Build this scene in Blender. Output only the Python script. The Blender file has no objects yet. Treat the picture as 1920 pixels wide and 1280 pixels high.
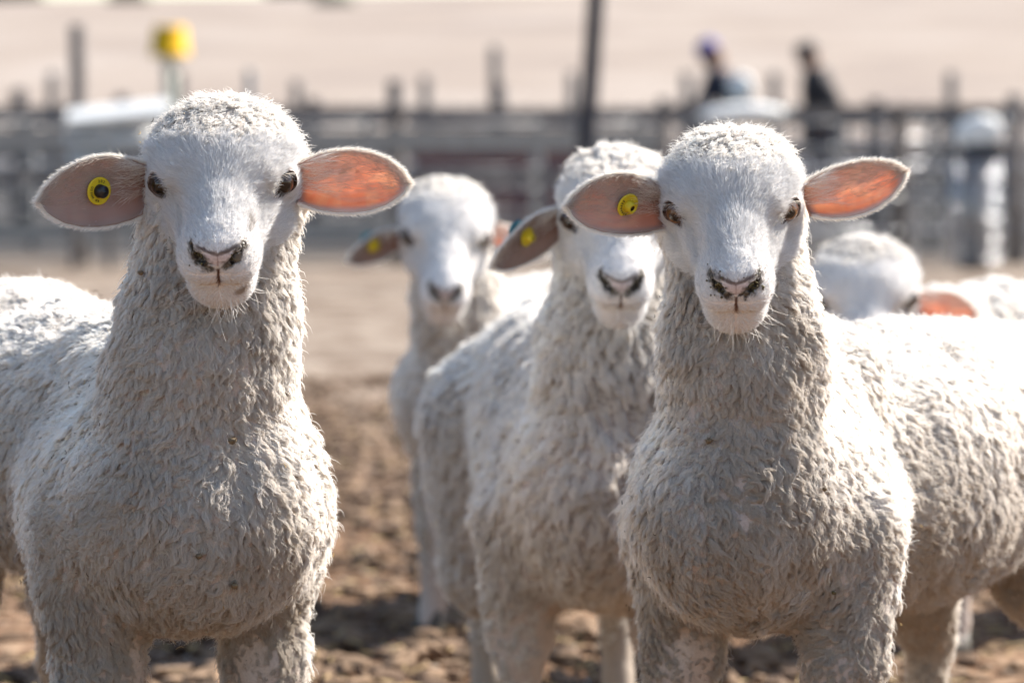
import bpy, bmesh, math, random, os
import numpy as np
from mathutils import Vector, Matrix
R = math.radians
rng = np.random.default_rng(7)
random.seed(7)
SC = bpy.context.scene
COL = SC.collection
ONLY = os.environ.get('ONLY', '')          # empty in the real render

# ------------------------------------------------------------------ camera, sky, sun, exposure
F = 7200.0; CH = 0.90; HZ = 235.0; PITCH = math.atan((640 - HZ) / F)
cam = bpy.data.cameras.new('camera'); camo = bpy.data.objects.new('camera', cam); COL.objects.link(camo)
cam.lens = 135; cam.sensor_width = 36; cam.clip_start = .1; cam.clip_end = 3000
camo.location = (0, 0, CH); camo.rotation_euler = (math.pi / 2 - PITCH, 0, 0)
cam.dof.use_dof = True; cam.dof.focus_distance = 4.0; cam.dof.aperture_fstop = 4.9; cam.dof.aperture_blades = 9
SC.camera = camo
def at(px, py, Y):
    """world point at depth Y along the ground seen at pixel px, py of the 1920 x 1280 photograph"""
    dx, dy = (px - 960) / F, -(py - 640) / F
    c, s = math.cos(PITCH), math.sin(PITCH)
    vy, vz = c + dy * s, -s + dy * c
    return np.array([dx / vy * Y, Y, CH + vz / vy * Y])
SUN_AZ, SUN_EL = R(58), R(41)              # azimuth to the right of +Y
W = bpy.data.worlds.new('World'); SC.world = W; W.use_nodes = True
wn = W.node_tree; bg = wn.nodes['Background']
sky = wn.nodes.new('ShaderNodeTexSky'); sky.sky_type = 'NISHITA'; sky.sun_disc = False
sky.sun_elevation = SUN_EL; sky.sun_rotation = SUN_AZ
sky.dust_density = .6
wn.links.new(sky.outputs[0], bg.inputs[0]); bg.inputs[1].default_value = 0.075
sl = bpy.data.lights.new('sun', 'SUN'); so = bpy.data.objects.new('sun', sl); COL.objects.link(so)
sl.energy = 5.0; sl.angle = R(0.5); sl.color = (1.0, .95, .88)
sdir = Vector((math.sin(SUN_AZ) * math.cos(SUN_EL), math.cos(SUN_AZ) * math.cos(SUN_EL), math.sin(SUN_EL)))
so.rotation_euler = sdir.to_track_quat('Z', 'Y').to_euler(); so.location = (3, 6, 6)
vs = SC.view_settings; vs.view_transform = 'Standard'; vs.look = 'None'; vs.gamma = 1; vs.exposure = 1.68
vs.use_curve_mapping = False
cy = SC.cycles; cy.max_bounces = 12; cy.diffuse_bounces = 8; cy.transmission_bounces = 6; cy.glossy_bounces = 2
cy.use_denoising = True; cy.caustics_reflective = False; cy.caustics_refractive = False
SC.cycles_curves.shape = 'RIBBONS'; SC.cycles_curves.subdivisions = 2

# ------------------------------------------------------------------ tags and small builders
def tag(o, label=None, cat=None, group=None, kind=None):
    if label: o['label'] = label
    if cat: o['category'] = cat
    if group: o['group'] = group
    if kind: o['kind'] = kind
    return o
def empty(name, loc, label, cat, group=None, rz=0):
    o = bpy.data.objects.new(name, None); COL.objects.link(o); o.location = loc; o.rotation_euler.z = rz
    return tag(o, label, cat, group)
def link(name, me, parent=None, mats=()):
    o = bpy.data.objects.new(name, me); COL.objects.link(o)
    for m in mats: me.materials.append(m)
    if parent is not None:
        o.parent = parent; o.matrix_parent_inverse = Matrix.LocRotScale(parent.location, parent.rotation_euler, None).inverted()
    return o
def mesh(name, V, Fc, mats=(), parent=None, smooth=True):
    me = bpy.data.meshes.new(name); me.from_pydata([tuple(v) for v in V], [], [tuple(f) for f in Fc]); me.update()
    if smooth: me.shade_smooth()
    return link(name, me, parent, mats)

# ------------------------------------------------------------------ numpy noise
def vnoise(P, f, seed=0):
    """smooth value noise in -1..1"""
    Q = P * f + seed * 17.31; I = np.floor(Q).astype(np.int64); T = Q - I; T = T * T * (3 - 2 * T)
    def h(a, b, c):
        n = (a * 73856093) ^ (b * 19349663) ^ (c * 83492791); n = (n ^ (n >> 13)) * 1274126177 & 0x7fffffff
        return (n % 65521) / 32760.5 - 1
    r = 0
    for i in (0, 1):
        for j in (0, 1):
            for k in (0, 1):
                w = (T[:, 0] if i else 1 - T[:, 0]) * (T[:, 1] if j else 1 - T[:, 1]) * (T[:, 2] if k else 1 - T[:, 2])
                r = r + w * h(I[:, 0] + i, I[:, 1] + j, I[:, 2] + k)
    return r
def nrm(v): return v / np.maximum(np.linalg.norm(v, axis=-1, keepdims=True), 1e-9)
def sstep(a, b, x):
    t = np.clip((x - a) / (b - a), 0, 1); return t * t * (3 - 2 * t)

# ------------------------------------------------------------------ signed distance primitives
def ell(P, c, r, M=None):
    q = P - np.asarray(c, float)
    if M is not None: q = q @ np.asarray(M, float).T
    r = np.asarray(r, float); k0 = np.linalg.norm(q / r, axis=1); k1 = np.linalg.norm(q / (r * r), axis=1)
    return k0 * (k0 - 1) / np.maximum(k1, 1e-9)
def cone(P, a, b, ra, rb):
    a = np.asarray(a, float); b = np.asarray(b, float); ab = b - a
    t = np.clip((P - a) @ ab / (ab @ ab), 0, 1)
    return np.linalg.norm(P - a - t[:, None] * ab, axis=1) - (ra + (rb - ra) * t)
def smin(a, b, k):
    h = np.clip(.5 + .5 * (b - a) / k, 0, 1); return b + (a - b) * h - k * h * (1 - h)
def smax(a, b, k): return -smin(-a, -b, k)

# ------------------------------------------------------------------ sheep head, local cm: x right, f along the nose, u out of the forehead
EYE = np.array([5.95, 0.65, -0.05]); EYER = 1.44
def eye_axes(s):
    n = np.array([s * .48, .86, .20]); n /= np.linalg.norm(n)
    e1 = np.array([-s * .80, .42, -.36]); e1 -= n * (e1 @ n); e1 /= np.linalg.norm(e1)
    return n, e1, np.cross(n, e1)
def head_sdf(L, hp):
    A = L.copy(); A[:, 0] = np.abs(A[:, 0])
    d = ell(A, (0, -4.4, 1.0), (7.3, 6.2, 4.45))
    d = smin(d, ell(A, (2.6, -1.0, 1.6), (4.0, 4.5, 3.2)), 2.0)
    d = smin(d, cone(A, (0, .5, .2), (0, 10.2, -.7), 4.6, 3.1), 2.6)
    d = smin(d, ell(A, (3.9, -1.2, -3.2), (3.4, 5.8, 4.7)), 2.6)
    d = smin(d, cone(A, (1.0, 0, -4.6), (.7, 9.5, -4.6), 3.0, 2.2), 2.0)
    d = smin(d, ell(A, (0, 10.8, -1.7), (4.1, 3.3, 3.3)), 1.6)
    d = smin(d, ell(A, (1.75, 12.2, -2.0), (2.0, 2.0, 1.75)), 1.0)      # upper lip lobes
    d = smin(d, ell(A, (0, 10.8, -5.45), (3.2, 2.8, 2.45)), 1.6)          # lower lip and chin
    d = smin(d, ell(A, (0, 12.6, .1), (1.9, 1.5, 1.5)), .9)              # nose tip
    d = smin(d, ell(A, (1.9, 12.2, .3), (.95, 1.3, 1.15)), .6)           # nostril wings
    n, e1, e2 = eye_axes(1)
    d = smin(d, np.linalg.norm(A - EYE, axis=1) - 1.72, 1.1)             # lids
    d = smin(d, cone(A, EYE + n * .2 + e2 * -1.5 - e1 * .8, EYE + n * .2 + e2 * -1.5 + e1 * 1.0, .55, .5), .8) if False else d
    # brow ridge and hollow below
    d = smin(d, cone(A, (4.6, 1.6, 2.2), (6.0, -1.6, 2.2), .9, .9), 1.4)
    d = smax(d, -ell(A, (6.6, 3.4, -2.4), (1.2, 2.6, 1.5)), 1.8)         # hollow under the eye
    d = smax(d, -cone(A, EYE + e1 * 1.8 + n * .9, EYE + e1 * 3.6 + n * .3, .04, .16), .5)
    d = smin(d, cone(A, (4.5, 2.8, -1.6), (3.7, 7.6, -2.3), .55, .45), 1.2)   # facial crest
    d = smax(d, -ell(A, (5.2, 6.4, .6), (1.35, 3.4, 1.5)), 1.5)
    # eye opening
    q = A - (EYE + n * 1.15); loc = np.stack([q @ e1, q @ e2, q @ n], 1)
    d = smax(d, -ell(loc, (-.05, .05, .1), (1.46, 1.42, 1.8)), .15)
    # nostrils: comma slits opening sideways
    for a, b, r0, r1 in (((.95, 13.9, -.75), (1.75, 13.5, -.15), .30, .42), ((1.75, 13.5, -.15), (2.45, 12.6, .75), .42, .26)):
        d = smax(d, -cone(A, a, b, r0, r1), .28)
    d = smax(d, -cone(A, (0, 14.5, -.2), (0, 14.2, -3.0), .10, .13), .32)  # philtrum
    # mouth
    pts = [(0, 14.1, -3.25), (1.3, 13.9, -3.45), (2.6, 12.6, -3.45), (3.4, 10.4, -3.3), (3.6, 8.4, -3.1)]
    for a, b in zip(pts[:-1], pts[1:]): d = smax(d, -cone(A, a, b, .20, .20), .45)
    return d

def frame(O, yaw, pitch, roll):
    """rows: world directions of the head's x, f, u"""
    c, s = math.cos(pitch), math.sin(pitch)
    X = np.array([1, 0, 0.]); Fw = np.array([0, -c, -s]); U = np.array([0, -s, c])
    def rz(v): return np.array([v[0] * math.cos(yaw) - v[1] * math.sin(yaw), v[0] * math.sin(yaw) + v[1] * math.cos(yaw), v[2]])
    def ry(v): return np.array([v[0] * math.cos(roll) + v[2] * math.sin(roll), v[1], -v[0] * math.sin(roll) + v[2] * math.cos(roll)])
    return np.stack([rz(ry(v)) for v in (X, Fw, U)])

class Sheep:
    pass

def sheep_sdf(S, P):
    d = np.full(len(P), 9.0)
    first = True
    for prim in S.prims:
        kind, k = prim[0], prim[-1]
        if kind == 'e': v = ell(P, prim[1], prim[2], prim[3])
        else: v = cone(P, *prim[1:-1])
        d = v if first else smin(d, v, k); first = False
    hd = np.linalg.norm(P - S.O, axis=1)
    near = hd < .26 * S.hs
    hv = hd - .12 * S.hs
    if near.any():
        L = ((P[near] - S.O) @ S.H.T) / S.hs * 100 / S.hv
        hv[near] = head_sdf(L, S) * .01 * S.hs
    d = smin(d, hv, .012) if True else d
    return d

def grad(S, P, e):
    G = np.empty_like(P)
    for i in range(3):
        o = np.zeros(3); o[i] = e
        G[:, i] = sheep_sdf(S, P + o) - sheep_sdf(S, P - o)
    return nrm(G)

def surface_nets(S, lo, hi, h):
    n = np.ceil((hi - lo) / h).astype(int) + 1
    B = 4; n = ((n + B - 1) // B) * B + 1
    nc = (n - 1) // B
    g = [lo[i] + np.arange(nc[i]) * h * B + h * B / 2 for i in range(3)]
    C = np.stack(np.meshgrid(*g, indexing='ij'), -1).reshape(-1, 3)
    dc = sheep_sdf(S, C).reshape(nc)
    D = np.repeat(np.repeat(np.repeat(dc, B, 0), B, 1), B, 2)
    D = np.pad(D, ((0, 1),) * 3, mode='edge').astype(np.float64)
    mark = np.abs(dc) < h * B * 1.25
    idx = np.argwhere(mark)
    ijk = np.stack(np.meshgrid(*[np.arange(B + 1)] * 3, indexing='ij'), -1).reshape(-1, 3)
    allp = (idx[:, None, :] * B + ijk[None]).reshape(-1, 3)
    flat = np.unique(np.ravel_multi_index(allp.T, n))
    pi = np.stack(np.unravel_index(flat, n), 1)
    D.ravel()[flat] = sheep_sdf(S, lo + pi * h)
    inside = D < 0
    corners = [(i, j, k) for i in (0, 1) for j in (0, 1) for k in (0, 1)]
    m = n - 1
    cnt = sum(inside[i:i + m[0], j:j + m[1], k:k + m[2]].astype(np.int8) for i, j, k in corners)
    cells = np.argwhere((cnt > 0) & (cnt < 8))
    vid = -np.ones(m, np.int64); vid[tuple(cells.T)] = np.arange(len(cells))
    acc = np.zeros((len(cells), 3)); num = np.zeros(len(cells))
    for a in corners:
        for ax in range(3):
            if a[ax] == 1: continue
            b = list(a); b[ax] = 1
            da = D[tuple((cells + a).T)]; db = D[tuple((cells + b).T)]
            s = (da < 0) != (db < 0); t = np.where(s, da / np.where(s, da - db, 1), 0)
            p = np.asarray(a, float) + t[:, None] * (np.array(b) - np.array(a))
            acc += np.where(s[:, None], p, 0); num += s
    V = lo + (cells + acc / num[:, None]) * h
    quads = []
    for ax in range(3):
        o1, o2 = (ax + 1) % 3, (ax + 2) % 3
        sl0 = [slice(1, m[i]) for i in range(3)]; sl0[ax] = slice(0, m[ax])
        sl1 = list(sl0); sl1[ax] = slice(1, m[ax] + 1)
        a = inside[tuple(sl0)]; b = inside[tuple(sl1)]
        e = np.argwhere(a != b); base = e.copy()
        for i in range(3):
            if i != ax: base[:, i] += 1
        fl = a[tuple(e.T)]
        def cv(d1, d2):
            q = base.copy(); q[:, o1] -= d1; q[:, o2] -= d2; return vid[tuple(q.T)]
        Q = np.stack([cv(1, 1), cv(0, 1), cv(0, 0), cv(1, 0)], 1)
        Q[~fl] = Q[~fl][:, ::-1]
        quads.append(Q)
    return V, np.concatenate(quads)

# ------------------------------------------------------------------ materials
MATS = {}
def newmat(name):
    m = bpy.data.materials.new(name); m.use_nodes = True; nt = m.node_tree; nt.nodes.clear()
    out = nt.nodes.new('ShaderNodeOutputMaterial'); MATS[name] = m
    return m, nt, out
def N(nt, typ, **kw):
    n = nt.nodes.new(typ)
    for k, v in kw.items():
        if k in ('op',): n.operation = v
        elif hasattr(n, k) and not k.startswith('i_'): setattr(n, k, v)
    return n
def pbr(name, col, rough=.7, metal=0, noise=None, bump=0, spec=.3, coat=0, scale=20):
    m, nt, out = newmat(name)
    p = nt.nodes.new('ShaderNodeBsdfPrincipled'); nt.links.new(p.outputs[0], out.inputs[0])
    p.inputs['Base Color'].default_value = (*col, 1); p.inputs['Roughness'].default_value = rough
    p.inputs['Metallic'].default_value = metal; p.inputs['Specular IOR Level'].default_value = spec
    p.inputs['Coat Weight'].default_value = coat; p.inputs['Coat Roughness'].default_value = .04
    if noise is not None or bump:
        tc = nt.nodes.new('ShaderNodeTexCoord'); nz = nt.nodes.new('ShaderNodeTexNoise')
        nz.inputs['Scale'].default_value = scale; nz.inputs['Detail'].default_value = 8
        nt.links.new(tc.outputs['Object'], nz.inputs['Vector'])
        if noise is not None:
            r = nt.nodes.new('ShaderNodeValToRGB'); r.color_ramp.elements[0].position = .35; r.color_ramp.elements[1].position = .65
            r.color_ramp.elements[0].color = (*col, 1); r.color_ramp.elements[1].color = (*noise, 1)
            nt.links.new(nz.outputs[0], r.inputs[0]); nt.links.new(r.outputs[0], p.inputs['Base Color'])
        if bump:
            b = nt.nodes.new('ShaderNodeBump'); b.inputs['Strength'].default_value = bump; b.inputs['Distance'].default_value = .01
            nt.links.new(nz.outputs[0], b.inputs['Height']); nt.links.new(b.outputs[0], p.inputs['Normal'])
    return m

def attr_hair(name, transl=.35, rough=.6, gloss=.04):
    """fibre material: colour per strand comes from the strand's own colour attribute"""
    m, nt, out = newmat(name)
    a = nt.nodes.new('ShaderNodeAttribute'); a.attribute_name = 'tint'
    d = nt.nodes.new('ShaderNodeBsdfDiffuse'); t = nt.nodes.new('ShaderNodeBsdfTranslucent')
    mx = nt.nodes.new('ShaderNodeMixShader'); mx.inputs[0].default_value = transl
    nt.links.new(a.outputs['Color'], d.inputs[0]); nt.links.new(a.outputs['Color'], t.inputs[0])
    nt.links.new(d.outputs[0], mx.inputs[1]); nt.links.new(t.outputs[0], mx.inputs[2])
    g = nt.nodes.new('ShaderNodeBsdfGlossy'); g.inputs['Roughness'].default_value = rough
    m2 = nt.nodes.new('ShaderNodeMixShader'); m2.inputs[0].default_value = gloss
    nt.links.new(mx.outputs[0], m2.inputs[1]); nt.links.new(g.outputs[0], m2.inputs[2])
    nt.links.new(m2.outputs[0], out.inputs[0])
    return m
def mat_skin():
    """skin under fleece and short hair: colour painted on the vertices, pores and relief from noise"""
    m, nt, out = newmat('sheep_skin')
    a = nt.nodes.new('ShaderNodeAttribute'); a.attribute_name = 'tint'
    p = nt.nodes.new('ShaderNodeBsdfPrincipled'); nt.links.new(p.outputs[0], out.inputs[0])
    p.inputs['Roughness'].default_value = .62; p.inputs['Specular IOR Level'].default_value = .25
    w = nt.nodes.new('ShaderNodeAttribute'); w.attribute_name = 'wet'
    mr = nt.nodes.new('ShaderNodeMapRange'); mr.inputs['To Min'].default_value = .7; mr.inputs['To Max'].default_value = .3
    nt.links.new(w.outputs['Fac'], mr.inputs['Value']); nt.links.new(mr.outputs[0], p.inputs['Roughness'])
    tc = nt.nodes.new('ShaderNodeTexCoord'); nz = nt.nodes.new('ShaderNodeTexNoise'); nz.inputs['Scale'].default_value = 420; nz.inputs['Detail'].default_value = 5
    nt.links.new(tc.outputs['Object'], nz.inputs[0])
    mul = nt.nodes.new('ShaderNodeMix'); mul.data_type = 'RGBA'; mul.blend_type = 'MULTIPLY'; mul.inputs[0].default_value = 1
    cr = nt.nodes.new('ShaderNodeMapRange'); cr.inputs['From Min'].default_value = .3; cr.inputs['From Max'].default_value = .7; cr.inputs['To Min'].default_value = .82; cr.inputs['To Max'].default_value = 1.08
    nt.links.new(nz.outputs[0], cr.inputs[0]); nt.links.new(a.outputs['Color'], mul.inputs[6]); nt.links.new(cr.outputs[0], mul.inputs[7])
    nt.links.new(mul.outputs[2], p.inputs['Base Color'])
    b = nt.nodes.new('ShaderNodeBump'); b.inputs['Strength'].default_value = .35; b.inputs['Distance'].default_value = .0012
    nt.links.new(nz.outputs[0], b.inputs['Height']); nt.links.new(b.outputs[0], p.inputs['Normal'])
    return m
def mat_ear():
    m, nt, out = newmat('ear_skin')
    a = nt.nodes.new('ShaderNodeAttribute'); a.attribute_name = 'tint'
    g = nt.nodes.new('ShaderNodeAttribute'); g.attribute_name = 'glow'
    d = nt.nodes.new('ShaderNodeBsdfDiffuse'); t = nt.nodes.new('ShaderNodeBsdfTranslucent')
    nt.links.new(a.outputs['Color'], d.inputs[0])
    tc = nt.nodes.new('ShaderNodeTexCoord'); 
    vo = nt.nodes.new('ShaderNodeTexNoise'); vo.inputs['Scale'].default_value = 34; vo.inputs['Detail'].default_value = 6; vo.inputs['Distortion'].default_value = 1.4
    nt.links.new(tc.outputs['Object'], vo.inputs[0])
    mix = nt.nodes.new('ShaderNodeMix'); mix.data_type = 'RGBA'
    mix.inputs[6].default_value = (.96, .53, .38, 1); mix.inputs[7].default_value = (.98, .64, .48, 1)
    r = nt.nodes.new('ShaderNodeMapRange'); r.inputs[1].default_value = .42; r.inputs[2].default_value = .62
    nt.links.new(vo.outputs[0], r.inputs[0]); nt.links.new(r.outputs[0], mix.inputs[0]); nt.links.new(mix.outputs[2], t.inputs[0])
    mx = nt.nodes.new('ShaderNodeMixShader'); nt.links.new(g.outputs['Fac'], mx.inputs[0])
    nt.links.new(d.outputs[0], mx.inputs[1]); nt.links.new(t.outputs[0], mx.inputs[2]); nt.links.new(mx.outputs[0], out.inputs[0])
    return m
def mat_eye():
    m, nt, out = newmat('sheep_eye')
    p = nt.nodes.new('ShaderNodeBsdfPrincipled'); nt.links.new(p.outputs[0], out.inputs[0])
    p.inputs['Roughness'].default_value = .25; p.inputs['Coat Weight'].default_value = .55; p.inputs['Specular IOR Level'].default_value = .2; p.inputs['Coat Roughness'].default_value = .02
    a = nt.nodes.new('ShaderNodeAttribute'); a.attribute_name = 'tint'
    nt.links.new(a.outputs['Color'], p.inputs['Base Color'])
    return m
M_skin = mat_skin(); M_ear = mat_ear(); M_eye = mat_eye()
M_wool = attr_hair('fleece_fibre', .36, gloss=.02); M_fur = attr_hair('face_hair', .35, .5, .05)
M_yel = pbr('yellow_tag_plastic', (.72, .56, .02), .45, spec=.4, noise=(.62, .46, .02), scale=90)
M_blk = pbr('black_rubber', (.012, .012, .013), .35, spec=.5)
M_teal = pbr('teal_tag_plastic', (.05, .22, .26), .45, spec=.4)
M_ink = pbr('printed_ink', (.05, .04, .02), .6)
M_hole = pbr('dark_hole', (.015, .008, .004), .8)
M_straw = pbr('dry_straw', (.42, .30, .13), .7, noise=(.30, .20, .08), scale=60)
M_dirtbit = pbr('dry_dirt_crumb', (.09, .065, .04), .9, noise=(.14, .12, .05), scale=200)
M_burr = pbr('burr_husk', (.20, .145, .085), .9, noise=(.11, .08, .05), scale=200)
M_hoof = pbr('dark_hoof', (.05, .04, .035), .6, noise=(.08, .07, .05), scale=60)

# ------------------------------------------------------------------ hair curves
def hair(name, parent, pts, rad, tint, mat, label=None):
    """pts (n, k, 3) world, rad (n, k), tint (n, 3): one curves object of many fibres"""
    n, k, _ = pts.shape
    cu = bpy.data.hair_curves.new(name); cu.add_curves([k] * n)
    inv = np.array((Matrix.LocRotScale(parent.location, parent.rotation_euler, None)).inverted())
    w = pts.reshape(-1, 3)
    cu.attributes['position'].data.foreach_set('vector', w.astype(np.float32).ravel())
    if 'radius' not in cu.attributes: cu.attributes.new('radius', 'FLOAT', 'POINT')
    cu.attributes['radius'].data.foreach_set('value', rad.astype(np.float32).ravel())
    t = cu.attributes.new('tint', 'FLOAT_COLOR', 'CURVE')
    t.data.foreach_set('color', np.concatenate([tint, np.ones((n, 1))], 1).astype(np.float32).ravel())
    o = bpy.data.objects.new(name, cu); COL.objects.link(o); cu.materials.append(mat)
    o.parent = parent; o.matrix_parent_inverse = Matrix.LocRotScale(parent.location, parent.rotation_euler, None).inverted()
    tag(o, label, kind='stuff')
    return o

def tri_sample(V, T, w, n):
    """n random points on triangles T weighted by w per triangle"""
    a, b, c = V[T[:, 0]], V[T[:, 1]], V[T[:, 2]]
    ar = .5 * np.linalg.norm(np.cross(b - a, c - a), axis=1) * w
    pick = rng.choice(len(T), n, p=ar / ar.sum())
    u, v = rng.random(n), rng.random(n); f = u + v > 1; u[f], v[f] = 1 - u[f], 1 - v[f]
    return a[pick] + u[:, None] * (b - a)[pick] + v[:, None] * (c - a)[pick], ar.sum()
def thin(P, s):
    """keep one point per cell of side s: an even scatter"""
    k = np.floor(P / s).astype(np.int64); key = (k[:, 0] * 73856093) ^ (k[:, 1] * 19349663) ^ (k[:, 2] * 83492791)
    _, i = np.unique(key, return_index=True); return P[rng.permutation(i)]

def hloc(S, P): return ((P - S.O) @ S.H.T) / S.hs * 100 / S.hv
def hworld(S, L): return S.O + (np.asarray(L, float) * S.hv * .01 * S.hs) @ S.H

def face_mask(S, P):
    """1 on the short haired face, 0 on the fleece"""
    L = hloc(S, P); x, f, u = np.abs(L[:, 0]), L[:, 1], L[:, 2]
    nz = vnoise(P, 60, 3) * .5
    # line behind the jaw and cheek
    back = -3.6 + .28 * np.clip(-u, 0, 9) + nz
    side = sstep(-.5, .5, f - back)
    # fleece cap on the poll and forehead; its edge dips in the middle
    capf = S.cap - .05 * x * x
    cap = sstep(-S.capsoft, .6, (f - capf * 1.0) + nz * 1.6)
    cap = np.where((u > 2.2), cap, 1)
    side = np.where(u > 2.2, np.where(x > 5.6, sstep(-6.5, -5.2, f + nz), 1), side)
    hdist = np.full(len(P), 5.0); nr = np.linalg.norm(L, axis=1) < 22; hdist[nr] = head_sdf(L[nr], S); under = sstep(.75, .35, hdist + nz * .3)
    far = np.linalg.norm(L, axis=1) < 19
    return side * cap * under * far

def paint_head(S, P, base):
    """vertex colours of skin; P world"""
    L = hloc(S, P); x, f, u = L[:, 0], L[:, 1], L[:, 2]; ax = np.abs(x)
    col = base.copy(); wet = np.zeros(len(P))
    def mix(c, w):
        nonlocal col; w = np.clip(w, 0, 1)[:, None]; col = col * (1 - w) + np.array(c) * w
    nz = vnoise(P, 90, 5); n2 = vnoise(P, 300, 9); n3 = vnoise(P, 700, 11)
    fm = face_mask(S, P)
    mix((.74, .69, .65), fm)
    # pink skin: nose pad between the nostrils, upper lips
    pad = sstep(.25, -.25, np.maximum(ax - (.22 + .62 * np.clip(u + 1.3, 0, 3)), 0)) * sstep(-.35, -.15, u - .55 * ax + .55) * sstep(12.4, 13.0, f) * sstep(.75, .45, u) * sstep(-2.4, -2.0, u)
    lip = sstep(11.2, 13, f) * sstep(-1.2, -2.2, u)
    mix((.56, .45, .41), lip * .35)
    mix((.40, .26, .265), pad); mix((.2, .10, .09), pad * sstep(.10, .03, ax)); wet = np.maximum(wet, pad * .8)
    # brown edge above the pad
    mix((.10, .055, .045), sstep(.26, .08, np.abs(u - .62 - .18 * ax) + n2 * .05) * sstep(12.3, 12.8, f) * sstep(2.3, 1.7, ax) * .8)
    # nostrils and the wet crumbs of dirt round them
    A = L.copy(); A[:, 0] = ax
    dn = np.minimum(cone(A, (.95, 13.9, -.75), (1.75, 13.5, -.15), .30, .42), cone(A, (1.75, 13.5, -.15), (2.45, 12.6, .75), .42, .26))
    q = sstep(.72, .10, dn + n2 * .36 + n3 * .20 + .05)
    mix((.055, .042, .032), q * (1 - pad * .7)); wet = np.maximum(wet, q * .6)
    mix((.17, .145, .10), q * sstep(.0, .5, n3) * .8)
    # philtrum and mouth
    mix((.10, .045, .03), sstep(.20, .06, ax + n3 * .04) * sstep(13.0, 13.3, f) * sstep(-.9, -1.3, u) * sstep(-3.8, -3.4, u))
    pts = [(0, 14.1, -3.25), (1.3, 13.9, -3.45), (2.6, 12.6, -3.45), (3.4, 10.4, -3.3), (3.6, 8.4, -3.1)]
    dm = np.min([cone(A, a, b, .0, .0) for a, b in zip(pts[:-1], pts[1:])], 0)
    mix((.24, .14, .10), sstep(.40, .16, dm + n2 * .05) * .8)
    mix((.60, .50, .40), sstep(.7, .2, dm) * (u < -3.3) * .5)
    # dark lids
    n, e1, e2 = eye_axes(1); qq = A - EYE; r = np.stack([qq @ e1, qq @ e2, qq @ n], 1)
    le = np.sqrt((r[:, 0] / 1.62) ** 2 + (r[:, 1] / 1.54) ** 2)
    lid = sstep(1.22, .95, le + n2 * .06) * (r[:, 2] > 0)
    mix((.055, .028, .018), lid); wet = np.maximum(wet, lid * .7)
    mix((.10, .06, .04), sstep(.35, .1, cone(A, EYE + e1 * 1.3 + n * 1.0, EYE + e1 * 2.1 + n * .8, .1, .1) + n2 * .1) * .2)
    mix((.50, .40, .33), sstep(.75, .15, cone(A, EYE + e1 * 2.0 + n * .5, EYE + e1 * 4.6 - n * .1, .12, .3) + n2 * .18) * .55)
    # stains on cheek and muzzle
    if S.stain: 
        mix((.48, .36, .20), sstep(1.0, .2, np.linalg.norm((L - np.array([-6.2, 4.2, -3.6])) / np.array([1.0, 2.6, 1.8]), axis=1) + nz * .3) * .5)
        mix((.20, .17, .14), sstep(1.0, .3, np.linalg.norm((L - np.array([3.4, 9.2, .7])) / np.array([.9, 1.7, 1.2]), axis=1) + nz * .6 + n2 * .3) * .75)
        mix((.25, .16, .08), sstep(1.0, .3, np.linalg.norm((L - np.array([1.7, 12.6, -4.6])) / np.array([1.1, 1.5, .9]), axis=1) + nz * .4) * .7)
    return col, wet, fm, q, lid, pad

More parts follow.
